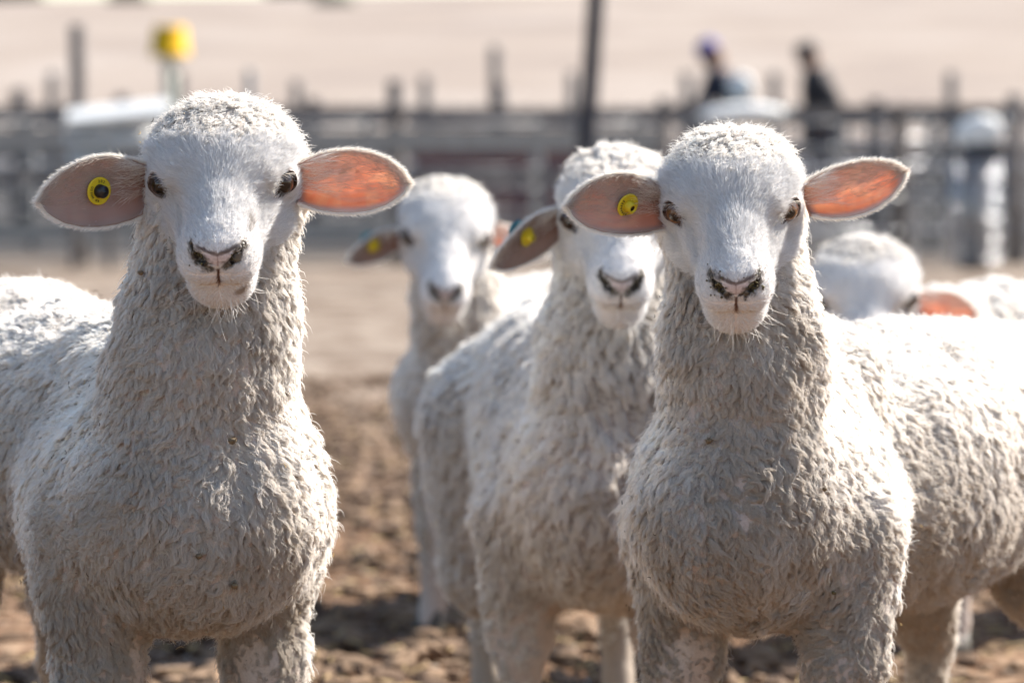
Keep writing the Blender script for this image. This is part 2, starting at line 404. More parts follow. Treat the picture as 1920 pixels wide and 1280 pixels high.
def build_sheep(S):
    t = S.root = empty('sheep', (S.ground[0], S.ground[1], 0), S.label, 'sheep', 'young merino sheep in the pen')
    h = S.res
    P = []
    for p in S.prims:
        if p[0] == 'e': c = np.asarray(p[1]); r = max(p[2]); P += [c - r, c + r]
        else:
            for c, r in ((p[1], p[3]), (p[2], p[4])): P += [np.asarray(c) - r, np.asarray(c) + r]
    P += [S.O - .2, S.O + .2]; P = np.array(P)
    V, Q = surface_nets(S, P.min(0) - .03, P.max(0) + .03, h)
    for _ in range(2):
        d = sheep_sdf(S, V); V -= np.clip(d, -h, h)[:, None] * grad(S, V, h * .25)
    me = bpy.data.meshes.new('body'); me.from_pydata(V.tolist(), [], Q.tolist()); me.update()
    for level in range(S.levels):
        bm = bmesh.new(); bm.from_mesh(me)
        n = len(bm.faces)
        C = np.array([f.calc_center_median()[:] for f in bm.faces]); L = hloc(S, C)
        if level < 2: sel = (L[:, 1] > -6.5) & (np.linalg.norm(L - (0, 3, -2), axis=1) < 15) & (L[:, 2] > -9)
        else:
            A = np.abs(L[:, 0]); eyed = np.linalg.norm(np.stack([A, L[:, 1], L[:, 2]], 1) - EYE, axis=1) < 2.9
            sel = ((L[:, 1] > 10.3) & (L[:, 2] > -5.2)) | eyed
        bm.faces.ensure_lookup_table()
        ed = list({e for i in np.nonzero(sel)[0] for e in bm.faces[i].edges})
        bmesh.ops.subdivide_edges(bm, edges=ed, cuts=1, use_grid_fill=True)
        bmesh.ops.triangulate(bm, faces=[f for f in bm.faces if len(f.verts) > 4])
        bm.to_mesh(me); bm.free()
        V = np.empty(len(me.vertices) * 3); me.vertices.foreach_get('co', V); V = V.reshape(-1, 3)
        near = np.linalg.norm(V - S.O, axis=1) < .2 * S.hs
        hh = h / 2 ** (level + 1); W_ = V[near]
        for _ in range(3):
            d = sheep_sdf(S, W_); W_ -= np.clip(d, -hh * 1.5, hh * 1.5)[:, None] * grad(S, W_, hh * .3) * .9
        V[near] = W_; me.vertices.foreach_set('co', V.ravel())
    me.update(); me.shade_smooth()
    V = np.empty(len(me.vertices) * 3); me.vertices.foreach_get('co', V); V = V.reshape(-1, 3)
    # the fleece lies in soft lumps and folds
    Gv = grad(S, V, .006); fl_ = 1 - face_mask(S, V); fl_ *= sstep(.16, .3, V[:, 2]); hd_ = sstep(.11, .17, np.linalg.norm(V - S.O, axis=1))
    st = V * np.array([1, 1, .55])
    bump = .0060 * vnoise(st, 22, 101) + .0045 * vnoise(st, 48, 102) + .0022 * vnoise(st, 95, 103)
    V = V + Gv * (bump * fl_ * (.35 + .65 * hd_))[:, None]; me.vertices.foreach_set('co', V.ravel()); me.update()
    # colours
    nz = vnoise(V, 14, 2)
    base = np.array((.32, .28, .245)) * (1 + .12 * nz[:, None])
    low = sstep(.42, .22, V[:, 2]) * .45
    base = base * (1 - low[:, None]) + np.array((.34, .25, .17)) * low[:, None]
    col, wet, fm, q, lid, pad = paint_head(S, V, base)
    bare = bare_mask(S, V)
    col = col * (1 - bare[:, None]) + np.array((.47, .39, .335)) * bare[:, None]
    a = me.color_attributes.new('tint', 'FLOAT_COLOR', 'POINT'); a.data.foreach_set('color', np.concatenate([col, np.ones((len(col), 1))], 1).astype(np.float32).ravel())
    a = me.attributes.new('wet', 'FLOAT', 'POINT'); a.data.foreach_set('value', wet.astype(np.float32))
    body = link('body', me, t, [M_skin])
    # triangles for scattering
    me.calc_loop_triangles(); T = np.empty(len(me.loop_triangles) * 3, np.int32); me.loop_triangles.foreach_get('vertices', T); T = T.reshape(-1, 3)
    S.V, S.T = V, T
    for s in (-1, 1): make_eye(S, s)
    if S.vis_face: face_hair(S)
    fleece(S)
    for e in S.ears: make_ear(S, **e)
    litter(S)
    print('sheep', S.name, len(V))
    return t

def bare_mask(S, P):
    m = np.zeros(len(P))
    for c, r in S.bare:
        m = np.maximum(m, sstep(1.15, .75, np.linalg.norm((P - c) / r, axis=1) + .12 * vnoise(P, 40, 77)))
    return m

def face_hair(S):
    V, T = S.V, S.T
    C = V[T].mean(1); near = np.linalg.norm(C - S.O, axis=1) < .2 * S.hs
    w = np.zeros(len(T)); w[near] = face_mask(S, C[near]) * 1.0
    w[near] *= (w[near] > .02)
    n = S.nface
    P, _ = tri_sample(V, T, w, n)
    G = grad(S, P, .0008)
    L = hloc(S, P)
    col, wet, fm, q, lid, pad = paint_head(S, P, np.tile((.5, .45, .38), (n, 1)))
    keep = (q < .35 + .5 * rng.random(n)) & (lid < .25) & (pad < .25) & (rng.random(n) < fm + .05) & (G @ np.array([0, -1, 0]) > -.6 if S.cull else True)
    Am = L.copy(); Am[:, 0] = np.abs(Am[:, 0]); mp = [(0, 14.1, -3.25), (1.3, 13.9, -3.45), (2.6, 12.6, -3.45), (3.4, 10.4, -3.3), (3.6, 8.4, -3.1)]
    keep &= np.min([cone(Am, a_, b_, .0, .0) for a_, b_ in zip(mp[:-1], mp[1:])], 0) > .16 + .3 * rng.random(n) * (L[:, 1] > 11)
    A = L.copy(); A[:, 0] = np.abs(A[:, 0])
    P, G, L, col, A = P[keep], G[keep], L[keep], col[keep], A[keep]; n = len(P)
    # flow: from the nose up and back, curling outward over the cheeks
    fl = np.stack([L[:, 0] * .12, -np.ones(n) * 1.0, .25 - .05 * L[:, 2]], 1)
    down = sstep(-2.5, -5, L[:, 2]); fl[:, 2] -= down * .9
    front = sstep(11, 14, L[:, 1]); fl[:, 2] += front * np.sign(L[:, 2] + 1.8) * .9; fl[:, 0] += front * np.sign(L[:, 0]) * .8
    fw = fl @ S.H; fw += .5 * np.stack([vnoise(P, 70, 21), vnoise(P, 70, 22), vnoise(P, 70, 23)], 1) + .5 * np.stack([vnoise(P, 260, 24), vnoise(P, 260, 25), vnoise(P, 260, 26)], 1)
    fw -= G * np.sum(fw * G, 1, keepdims=True); fw = nrm(fw)
    muzzle = sstep(8, 13, L[:, 1])
    ln = (.0085 - .0045 * muzzle) * (.7 + .6 * rng.random(n)) * S.hs
    up = sstep(1.5, -4, L[:, 1]) * sstep(-1, 2, L[:, 2]); ln *= 1 + .9 * up
    lift = .30 + .25 * rng.random(n) + .15 * up
    jit = rng.normal(0, .22, (n, 3))
    s = np.linspace(0, 1, 4)[None, :, None]
    dirv = nrm(fw + jit)
    pts = P[:, None] - G[:, None] * .0004 + ln[:, None, None] * (dirv[:, None] * s * (.55 + .45 * s) + G[:, None] * lift[:, None, None] * s * (1.25 - .55 * s))
    wht = (.78 + .30 * rng.random((n, 1)))
    c = col * 1.12 * wht; base = np.array((.83, .815, .80)); lum = col.mean(1, keepdims=True)
    clean = sstep(.42, .56, lum[:, 0])[:, None]
    c = c * (1 - clean) + base * wht * clean
    rad = np.array([1, .85, .6, .2])[None] * (.00016 * S.hs * S.fur_r)
    hair('face_hair', S.root, pts, np.repeat(rad, n, 0), np.clip(c, 0, .95), M_fur)
    # whiskers on chin and lip
    nw = 60; Lw = np.stack([rng.normal(.6, 1.3, nw), 11.6 + rng.normal(0, 1.0, nw), -6.0 + rng.normal(0, .6, nw)], 1)
    Pw = hworld(S, Lw)
    for _ in range(6): Pw -= sheep_sdf(S, Pw)[:, None] * grad(S, Pw, .001)
    g = grad(S, Pw, .001); L3 = (.012 + .016 * rng.random(nw) ** 2) * S.hs
    s = np.linspace(0, 1, 7)[None, :, None]; bend = rng.normal(0, .5, (nw, 3)) * .6
    dv = nrm(g + rng.normal(0, .3, (nw, 3)) + np.array([.15, 0, -.25]))
    pts = Pw[:, None] + L3[:, None, None] * (dv[:, None] * s + bend[:, None] * s * s)
    hair('whiskers', S.root, pts, np.repeat(np.array([1, 1, .95, .9, .8, .6, .3])[None] * .00022, nw, 0), np.tile((.8, .76, .7), (nw, 1)), M_fur)
    # lashes
    pl, rl = [], []
    for sg in (-1, 1):
        nn, e1, e2 = eye_axes(sg); e2 = e2 * (1 if (e2 @ np.array([0, -.35, 1])) > 0 else -1)
        E = EYE * np.array([sg, 1, 1]); k = 20
        for i in range(k):
            a = math.pi * (.12 + .76 * (i + random.random()) / k)
            p0 = E + nn * 1.2 + e1 * 1.5 * math.cos(a) + e2 * 1.26 * math.sin(a)
            d0 = nn * .9 + e2 * (.1 + .3 * random.random()) + e1 * .5 * math.cos(a) + np.array([sg * .2, 0, 0])
            ln_ = .9 + .5 * random.random()
            pl.append([p0 + d0 * ln_ * s_ + np.array([0, 0, -.35]) * s_ * s_ * ln_ for s_ in np.linspace(0, 1, 5)])
    pl = hworld(S, np.array(pl).reshape(-1, 3)).reshape(-1, 5, 3)
    hair('eyelashes', S.root, pl, np.repeat(np.array([1, .9, .75, .5, .2])[None] * .00019, len(pl), 0), np.tile((.72, .66, .58), (len(pl), 1)), M_fur)

def trace(S, px, py):
    o = np.array([0, 0, CH]); d = nrm(at(px, py, 4.0) - o); t_ = 3.2
    for _ in range(60):
        v = sheep_sdf(S, (o + d * t_)[None])[0]
        if v < .0004: break
        t_ += v * .9
        if t_ > 9: return None
    p = o + d * t_; return p, grad(S, p[None], .004)[0]
def litter(S):
    if not S.chaff: return
    V, T = S.V, S.T; C = V[T].mean(1)
    w = np.ones(len(T)) * (C[:, 2] > .3); nh = np.linalg.norm(C - S.O, axis=1) < .2; w[nh] *= 1 - face_mask(S, C[nh]) * .93
    P, _ = tri_sample(V, T, w, S.chaff * 4); G = grad(S, P, .004); k = G[:, 1] < .2; P, G = P[k][:S.chaff], G[k][:S.chaff]; n = len(P)
    L = hloc(S, P); lift = np.where(face_mask(S, P) > .5, .0035, .0125 * rng.uniform(.7, 1.1, n))
    d = nrm(np.cross(G, rng.normal(0, 1, (n, 3)))) + G * rng.uniform(-.1, .35, (n, 1)); ln = rng.uniform(.002, .011, n) * rng.uniform(.5, 1, n)
    s = np.linspace(-.5, .5, 4)[None, :, None]
    pts = (P + G * lift[:, None])[:, None] + d[:, None] * s * ln[:, None, None] + G[:, None] * (s ** 2) * ln[:, None, None] * rng.uniform(-1, 1, (n, 1, 1))
    tn = np.where(rng.random((n, 1)) < .68, (.07, .05, .035), (.42, .29, .13))
    hair('chaff', S.root, pts, np.full((n, 4), .00042) * np.array([.6, 1, 1, .5]), tn, M_fur)
    for (px, py, r) in S.burrs:
        h = trace(S, px, py)
        if h is None: continue
        p, g = h; p = p + g * (.011 if r > 0 else .003); r = abs(r)
        k = 46; dd = nrm(rng.normal(0, 1, (k, 3))) * np.array([1, .7, .8]); V_, F_ = [], []
        bm = bmesh.new(); bmesh.ops.create_icosphere(bm, subdivisions=2, radius=r * .62); VV = np.array([v.co[:] for v in bm.verts]); FF = [[v.index for v in f.verts] for f in bm.faces]; bm.free()
        VV = VV * (1 + .35 * vnoise(VV, 260, 3))[:, None] * (1, .7, .8) + p; V_ += list(VV); F_ += FF
        for q in dd:
            e = nrm(np.cross(q, (.3, .5, .8))) * r * .07; b0 = len(V_); V_ += [p + q * r * .4 + e, p + q * r * .4 - e, p + q * r * 1.15]; F_.append([b0, b0 + 1, b0 + 2])
        mesh('burr', V_, F_, [M_burr if r > .004 else M_dirtbit], S.root, smooth=False)
    # wet crumbs of dirt round the nostrils
    k = S.crumbs
    if k:
        Lc = np.stack([rng.choice([-1, 1], k) * np.abs(rng.normal(1.7, .42, k)), 12.9 + rng.normal(0, .6, k), rng.normal(-.15, .48, k)], 1)
        Pc = hworld(S, Lc)
        for _ in range(8): Pc -= sheep_sdf(S, Pc)[:, None] * grad(S, Pc, .001)
        Gc = grad(S, Pc, .001)
        bm = bmesh.new(); bmesh.ops.create_icosphere(bm, subdivisions=1, radius=1); VV = np.array([v.co[:] for v in bm.verts]); FF = np.array([[v.index for v in f.verts] for f in bm.faces]); bm.free()
        r_ = rng.uniform(.0004, .0015, k)
        W_ = VV[None] * (1 + .3 * rng.uniform(-1, 1, (k, len(VV), 1))) * r_[:, None, None] + (Pc + Gc * .0012)[:, None]
        o = mesh('nose_crumbs', W_.reshape(-1, 3), (FF[None] + (np.arange(k) * len(VV))[:, None, None]).reshape(-1, 3), [M_dirtbit], S.root); tag(o, kind='stuff')

def make_eye(S, s):
    n, e1, e2 = eye_axes(s)
    nu, nv = 40, 36; V = []; Fc = []; C = []
    E = EYE * np.array([s, 1, 1]); e2u = e2 if e2[2] > 0 else -e2
    look = nrm(n * .95 + np.array([0, .30, -.02]))
    a1 = e1 - look * (e1 @ look); a1 /= np.linalg.norm(a1); a2 = np.cross(look, a1)
    for i in range(nv + 1):
        th = math.pi * i / nv
        for j in range(nu):
            ph = 2 * math.pi * j / nu
            r = EYER * (1 + .035 * max(0, 1 - th / .62) ** .5)
            d = look * math.cos(th) + math.sin(th) * (a1 * math.cos(ph) + a2 * math.sin(ph))
            V.append(E + d * r)
            # colours: slot pupil, amber iris, dark rim
            px, py = math.sin(th) * math.cos(ph), math.sin(th) * math.sin(ph); pr = math.hypot(px, py)
            pup = math.sqrt((px / .42) ** 2 + (py / .26) ** 2)
            c = (.008, .006, .005) if pup < 1 else ((.070 + .02 * math.sin(ph * 19), .032, .011) if pr < .60 else ((.03, .015, .01) if pr < .70 else (.035, .02, .015)))
            if 1 <= pup < 1.25: c = (.05, .025, .012)
            C.append((*[q_ * S.iris for q_ in c], 1))
    for i in range(nv):
        for j in range(nu):
            a, b = i * nu + j, i * nu + (j + 1) % nu; Fc.append((a, b, b + nu, a + nu))
    o = mesh('eye', hworld(S, np.array(V)), Fc, [M_eye], S.root)
    a = o.data.color_attributes.new('tint', 'FLOAT_COLOR', 'POINT'); a.data.foreach_set('color', np.array(C, np.float32).ravel())
    bm = bmesh.new(); bm.from_mesh(o.data); bmesh.ops.recalc_face_normals(bm, faces=bm.faces); bm.to_mesh(o.data); bm.free()

def fleece(S):
    V, T = S.V, S.T
    C = V[T].mean(1)
    w = np.ones(len(T))
    nh = np.linalg.norm(C - S.O, axis=1) < .2 * S.hs
    w[nh] *= np.clip(1 - face_mask(S, C[nh]), 0, 1) ** 1.3; w *= 1 - .45 * bare_mask(S, C); w *= C[:, 2] > .10
    w *= C[:, 2] > S.zmin
    P, A = tri_sample(V, T, w, int(S.ndense))
    P = thin(P, S.lock)
    G = grad(S, P, .006)
    if S.cull:
        P0 = len(P); vis = np.sum(G * nrm(np.array([0, 0, .9]) - P), 1)
        k = (vis > -.35) | (rng.random(len(P)) < .3); P, G, vis = P[k], G[k], vis[k]
    n = len(P); L = hloc(S, P); fmk = face_mask(S, P); brm = bare_mask(S, P)
    onhead = (np.linalg.norm(L, axis=1) < 13) & (L[:, 1] > -9) & (L[:, 2] > -3)
    top = sstep(.55, .9, G[:, 2]) * (~onhead)
    leg = sstep(.36, .28, P[:, 2])
    tangent = np.zeros((n, 3)); tangent[:, 2] = -1
    tangent += (np.array(S.rear)[None]) * (top[:, None] * 1.2 + .25 * (~onhead)[:, None])
    # head cap: hair falls forward and outward
    hf = np.stack([L[:, 0] * .07, np.ones(n) * .55, -.2 * np.ones(n)], 1) @ S.H
    tangent = np.where(onhead[:, None], hf, tangent)
    amp = .55 + .5 * sstep(.62, .45, P[:, 2])
    tangent += amp[:, None] * np.stack([vnoise(P, 11, 31), vnoise(P, 11, 32), vnoise(P, 11, 33)], 1)
    tangent += .22 * np.stack([vnoise(P, 55, 34), vnoise(P, 55, 35), vnoise(P, 55, 36)], 1)
    tangent -= G * np.sum(tangent * G, 1, keepdims=True); tangent = nrm(tangent)
    from mathutils.kdtree import KDTree
    sc_ = thin(P, S.lock * 1.9); kd = KDTree(len(sc_))
    for i_, q_ in enumerate(sc_): kd.insert(q_, i_)
    kd.balance(); si = np.array([kd.find(q_)[1] for q_ in P]); pull = sc_[si] - P
    sj = rng.normal(0, 1, (len(sc_), 3))[si] * (.10 + .16 * sstep(.62, .48, P[:, 2]))[:, None]; sl_ = (.75 + .6 * rng.random(len(sc_)))[si]
    tangent += sj; tangent -= G * np.sum(tangent * G, 1, keepdims=True); tangent = nrm(tangent)
    pull -= G * np.sum(pull * G, 1, keepdims=True)
    side = np.cross(G, tangent)
    big = .75 + .5 * (vnoise(P, 25, 41) * .5 + .5)
    ln = S.len * big * sl_ * (1 - .62 * brm) * (1 - .5 * sstep(.26, .18, P[:, 2])) * (1 - .35 * top) * (1 - .30 * leg)
    ln = np.where(onhead, S.caplen * big * (1 - .5 * fmk), ln) * (.8 + .4 * rng.random(n))
    k = S.strands; K = 8
    Rr = S.lock * .78
    ang = rng.random((n, k)) * 2 * np.pi; rr = Rr * np.sqrt(rng.random((n, k)))
    off = (rr * np.cos(ang))[..., None] * tangent[:, None] * 1.1 + (rr * np.sin(ang))[..., None] * side[:, None]
    s = np.linspace(0, 1, K)
    rise = s * (1.05 - .55 * s); fall = .25 * s + .75 * s * s
    fluff = np.where(onhead, .9, .62 + .25 * rng.random(n))
    axis = ln[:, None, None] * (G[:, None] * (rise[None, :, None] * fluff[:, None, None]) + tangent[:, None] * (fall[None, :, None] * .85))
    ph = rng.random(n) * 2 * np.pi
    crimp = .0026 * np.sin(s[None] * 10 + ph[:, None]) * s[None] ** .7
    axis += crimp[..., None] * side[:, None] + (.0016 * np.cos(s[None] * 8 + ph[:, None]) * s[None])[..., None] * G[:, None]
    axis += pull[:, None] * (np.where(onhead, .15, .5)[:, None, None] * s[None, :, None] ** 1.1)
    curl = rng.normal(0, .20, n); axis += (ln[:, None] * s[None] ** 2 * curl[:, None])[..., None] * side[:, None]
    conv = (s ** 1.5) * .80
    lv = (.78 + .3 * rng.random((n, k)))
    lv *= 1 - .28 * (rr / Rr) ** 2
    pts = P[:, None, None] - G[:, None, None] * .0025 + off[:, :, None] * (1 - conv)[None, None, :, None] + axis[:, None] * lv[:, :, None, None]
    # the fibres' own crimp and a few loose ones
    wob = rng.normal(0, 1, (n, k, 3)); loose = (rng.random((n, k)) < np.where(onhead, .16, .04)[:, None])
    pts += ((wob + G[:, None] * .8 * loose[..., None]) * (.00042 + .0030 * loose)[..., None])[:, :, None] * (s[None, None, :, None] ** 1.3)
    ph2 = rng.random((n, k)) * 6.28
    pts += (np.sin(s[None, None] * 16 + ph2[..., None]) * .00035)[..., None] * side[:, None, None]
    pts = pts.reshape(n * k, K, 3)
    # colour: cream at the core, greyer weathered tips by lock; dirt low down and in patches; shade painted on the camera-facing front
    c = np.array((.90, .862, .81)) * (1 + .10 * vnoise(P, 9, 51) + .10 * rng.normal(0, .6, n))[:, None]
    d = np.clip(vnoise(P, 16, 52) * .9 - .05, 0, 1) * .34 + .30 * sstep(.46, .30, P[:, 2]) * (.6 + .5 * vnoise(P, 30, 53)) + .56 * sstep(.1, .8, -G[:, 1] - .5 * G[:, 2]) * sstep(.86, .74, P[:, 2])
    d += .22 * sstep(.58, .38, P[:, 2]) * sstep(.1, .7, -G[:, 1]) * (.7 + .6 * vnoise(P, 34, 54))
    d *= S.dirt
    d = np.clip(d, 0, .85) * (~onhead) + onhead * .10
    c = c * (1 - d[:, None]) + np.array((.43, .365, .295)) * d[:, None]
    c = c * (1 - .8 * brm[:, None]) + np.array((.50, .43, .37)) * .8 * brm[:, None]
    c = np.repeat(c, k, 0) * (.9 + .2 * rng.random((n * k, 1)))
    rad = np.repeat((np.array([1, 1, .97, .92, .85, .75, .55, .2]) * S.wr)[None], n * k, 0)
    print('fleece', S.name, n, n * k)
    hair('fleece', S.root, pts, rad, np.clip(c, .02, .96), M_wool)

def make_ear(S, s, root, tip, face, hw=.034, bow=.0, cup=.35, tagd=None, hairn=9000, droop=0., shape=None, fold=0., glowk=1., shade=1.):
    """ear blade from root to tip (world), opening towards face"""
    root = np.array(root, float); tip = np.array(tip, float); ax = tip - root; Ln = np.linalg.norm(ax); ax /= Ln
    fc = np.array(face, float); fc -= ax * (fc @ ax); fc /= np.linalg.norm(fc)
    up = np.cross(ax, fc); up *= np.sign(up[2] + 1e-6) if abs(up[2]) > .05 else 1
    nu, nv = 44, 27
    ss = np.linspace(0, 1, nu)
    prof = np.interp(ss, [0, .08, .2, .35, .5, .65, .8, .9, .96, 1], shape or [.60, .72, .88, .98, 1.0, .93, .74, .50, .31, .04])
    bel = np.interp(ss, [0, .3, .6, 1], [0, .3, .2, 0])
    v = np.linspace(-1, 1, nv)
    SS, VV = np.meshgrid(ss, v, indexing='ij'); PR = prof[:, None] * hw
    # the root rolls into a funnel, the blade opens
    roll = (.9 * np.exp(-SS / .16) + cup * (1 - .35 * SS))
    th = VV * roll * 1.25
    rad_ = PR / np.maximum(np.sin(np.minimum(roll * 1.25, 1.5)), .08)
    y = rad_ * np.sin(th); z = rad_ * (1 - np.cos(th))
    cx = SS * Ln
    cyy = bow * np.sin(SS * math.pi) * Ln + droop * SS ** 2 * Ln * 0
    cz = fold * SS ** 2 * Ln
    wav = .0013 * np.sin(SS * 9 + VV * 2) * VV ** 2
    ridge = -.0011 * np.exp(-((VV - .15 - .25 * SS) / .12) ** 2) * (1 - SS) + -.0008 * np.exp(-((VV + .35) / .12) ** 2) * (1 - SS)
    Pc = root + ax * cx[..., None] + up * (cyy + y)[..., None] + fc * (z + cz + wav + ridge)[..., None]
    # surface normal of the mid sheet
    du = np.gradient(Pc, axis=0); dv = np.gradient(Pc, axis=1); nn = nrm(np.cross(du, dv))
    if (nn[nu // 2, nv // 2] @ fc) < 0: nn = -nn
    thick = (.0011 * (1 - .75 * VV ** 2) + .0003) * (1 - .5 * SS) + .0016 * np.exp(-SS / .12)
    A = Pc + nn * thick[..., None]; B = Pc - nn * thick[..., None]
    Vt = np.concatenate([A.reshape(-1, 3), B.reshape(-1, 3)]); o2 = nu * nv; Fc = []
    for i in range(nu - 1):
        for j in range(nv - 1):
            a = i * nv + j; Fc.append((a, a + nv, a + nv + 1, a + 1)); Fc.append((o2 + a, o2 + a + 1, o2 + a + nv + 1, o2 + a + nv))
        a = i * nv; Fc.append((a, o2 + a, o2 + a + nv, a + nv)); a = i * nv + nv - 1; Fc.append((a, a + nv, o2 + a + nv, o2 + a))
    for i in (0, nu - 1):
        for j in range(nv - 1): a = i * nv + j; Fc.append((a, a + 1, o2 + a + 1, o2 + a))
    ear = mesh('ear', Vt, Fc, [M_ear], S.root)
    bm = bmesh.new(); bm.from_mesh(ear.data); bmesh.ops.recalc_face_normals(bm, faces=bm.faces); bm.to_mesh(ear.data); bm.free()
    # colours: pink inside, pale hide outside; the thin middle lets light through; shade painted into the unlit ears
    Ut = VV * np.sign(1.0)
    nzc = vnoise(Pc.reshape(-1, 3), 50, 61).reshape(nu, nv)
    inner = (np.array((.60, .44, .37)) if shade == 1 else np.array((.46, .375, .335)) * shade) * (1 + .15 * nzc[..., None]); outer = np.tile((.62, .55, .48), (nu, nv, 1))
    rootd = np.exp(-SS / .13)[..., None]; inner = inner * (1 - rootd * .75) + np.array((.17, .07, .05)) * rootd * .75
    dark = np.exp(-((Ut - .45) / .5) ** 2)[..., None] * .0
    inner = inner * (1 - dark)
    vein = np.zeros((nu, nv))
    for k in range(7):
        c0 = -.75 + .25 * k; vein = np.maximum(vein, np.exp(-((VV - c0 * (.25 + .9 * SS) - .08 * np.sin(SS * 11 + k)) / .05) ** 2))
    # hair and gristle thicken the upper root and the rim
    upr = VV if (up[2] > 0) else -VV
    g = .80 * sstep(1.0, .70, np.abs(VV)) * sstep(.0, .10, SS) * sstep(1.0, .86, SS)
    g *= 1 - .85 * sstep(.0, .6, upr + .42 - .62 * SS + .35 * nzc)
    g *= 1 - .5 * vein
    g *= glowk  # less see-through on the ears meant to look unlit
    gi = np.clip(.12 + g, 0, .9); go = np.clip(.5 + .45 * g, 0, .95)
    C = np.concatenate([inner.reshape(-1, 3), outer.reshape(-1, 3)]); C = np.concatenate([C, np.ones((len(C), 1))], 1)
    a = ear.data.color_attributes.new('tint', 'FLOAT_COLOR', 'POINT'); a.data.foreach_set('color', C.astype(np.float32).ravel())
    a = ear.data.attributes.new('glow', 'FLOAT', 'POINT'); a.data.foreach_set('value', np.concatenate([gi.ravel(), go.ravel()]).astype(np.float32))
    # hair
    def bil(u, w, X):
        iu = np.clip(u * (nu - 1), 0, nu - 1.001); iv = np.clip((w + 1) / 2 * (nv - 1), 0, nv - 1.001)
        i, j = iu.astype(int), iv.astype(int); a, b = (iu - i)[:, None], (iv - j)[:, None]
        return X[i, j] * (1 - a) * (1 - b) + X[i + 1, j] * a * (1 - b) + X[i, j + 1] * (1 - a) * b + X[i + 1, j + 1] * a * b
    n = hairn
    kind = rng.random(n)
    u = rng.random(n); w = rng.uniform(-1, 1, n)
    edge = kind < .42; inn = (kind >= .42) & (kind < .54)
    w = np.where(edge, np.sign(w) * (1 - .12 * rng.random(n) ** 2), w)
    # inside hair sits on the upper half and near the root
    if up[2] > 0: ww = 1 - 1.3 * rng.random(n) ** 1.4
    else: ww = -(1 - 1.3 * rng.random(n) ** 1.4)
    w = np.where(inn, ww, w)
    tipm = edge & (rng.random(n) < .12); u = np.where(tipm, .93 + .07 * rng.random(n), u); w = np.where(tipm, rng.uniform(-1, 1, n), w)
    Pn = bil(u, w, nn); P0 = bil(u, w, np.where(True, Pc, Pc))
    T1 = nrm(bil(u, w, du)); T2 = nrm(bil(u, w, dv))
    out_ = T2 * np.sign(w)[:, None]
    sidev = np.where(edge, rng.uniform(-1, -.2, n), np.where(inn, 1, -1))
    th0 = bil(u, w, thick[..., None])
    P0 = P0 + Pn * th0 * sidev[:, None]
    d = np.where(edge[:, None], out_ * .8 + T1 * .75 - Pn * .15, T1 * .9 + out_ * .35 * (rng.random((n, 1))) + Pn * sidev[:, None] * .4)
    d = nrm(d + rng.normal(0, .2, (n, 3)))
    ln = np.where(edge, .0052, np.where(inn, .0065, .0075)) * (.6 + .8 * rng.random(n)) * S.hs
    rt_ = inn & (u < .22); ln = ln * (1 + 1.5 * rt_)
    s4 = np.linspace(0, 1, 4)[None, :, None]; bend = nrm(T1 + rng.normal(0, .3, (n, 3)))
    pts = P0[:, None] + ln[:, None, None] * (d[:, None] * s4 + bend[:, None] * .35 * s4 ** 2)
    tint = np.where((inn & ~rt_)[:, None], (.62, .52, .44), (.88, .84, .78)) * (.9 + .2 * rng.random((n, 1)))
    hair('ear_hair', S.root, pts, np.repeat(np.array([1, .9, .65, .25])[None] * .00015 * S.fur_r, n, 0), tint, M_fur)
    if tagd: make_tag(S, bil, Pc, nn, ax, up, fc, thick, **tagd)
    return ear

def ring(c, n, r0, r1, h0, h1, seg=36, prof=None):
    """lathe: list of (radius, height) around axis n at c"""
    n = nrm(np.array(n, float)); a = nrm(np.cross(n, (0.3, .2, 1))); b = np.cross(n, a)
    V, Fc = [], []
    for (r, h) in prof:
        for k in range(seg):
            t = 2 * math.pi * k / seg; V.append(c + n * h + (a * math.cos(t) + b * math.sin(t)) * r)
    m = len(prof)
    for i in range(m - 1):
        for k in range(seg): p, q = i * seg + k, i * seg + (k + 1) % seg; Fc.append((p, q, q + seg, p + seg))
    Fc.append(tuple(range(seg))[::-1]); Fc.append(tuple(range((m - 1) * seg, m * seg)))
    return V, Fc

def text_on(body, size, loc, right, upv, parent, mat, thick=.0002):
    cu = bpy.data.curves.new('tag_print', 'FONT'); cu.body = body; cu.size = size; cu.extrude = thick; cu.align_x = 'CENTER'; cu.align_y = 'CENTER'
    o = bpy.data.objects.new('tag_print', cu); COL.objects.link(o)
    dg = bpy.context.evaluated_depsgraph_get(); me = bpy.data.meshes.new_from_object(o.evaluated_get(dg))
    bpy.data.objects.remove(o)
    right = nrm(np.array(right)); upv = nrm(np.array(upv)); nn = np.cross(right, upv)
    Mx = Matrix([[right[i], upv[i], nn[i], loc[i]] for i in range(3)] + [[0, 0, 0, 1]])
    me.transform(Mx)
    me.materials.clear(); me.materials.append(mat)
    if not me.polygons: return []
    co = np.empty(len(me.vertices) * 3); me.vertices.foreach_get('co', co); co = co.reshape(-1, 3)
    return [(co, [tuple(p.vertices) for p in me.polygons])]

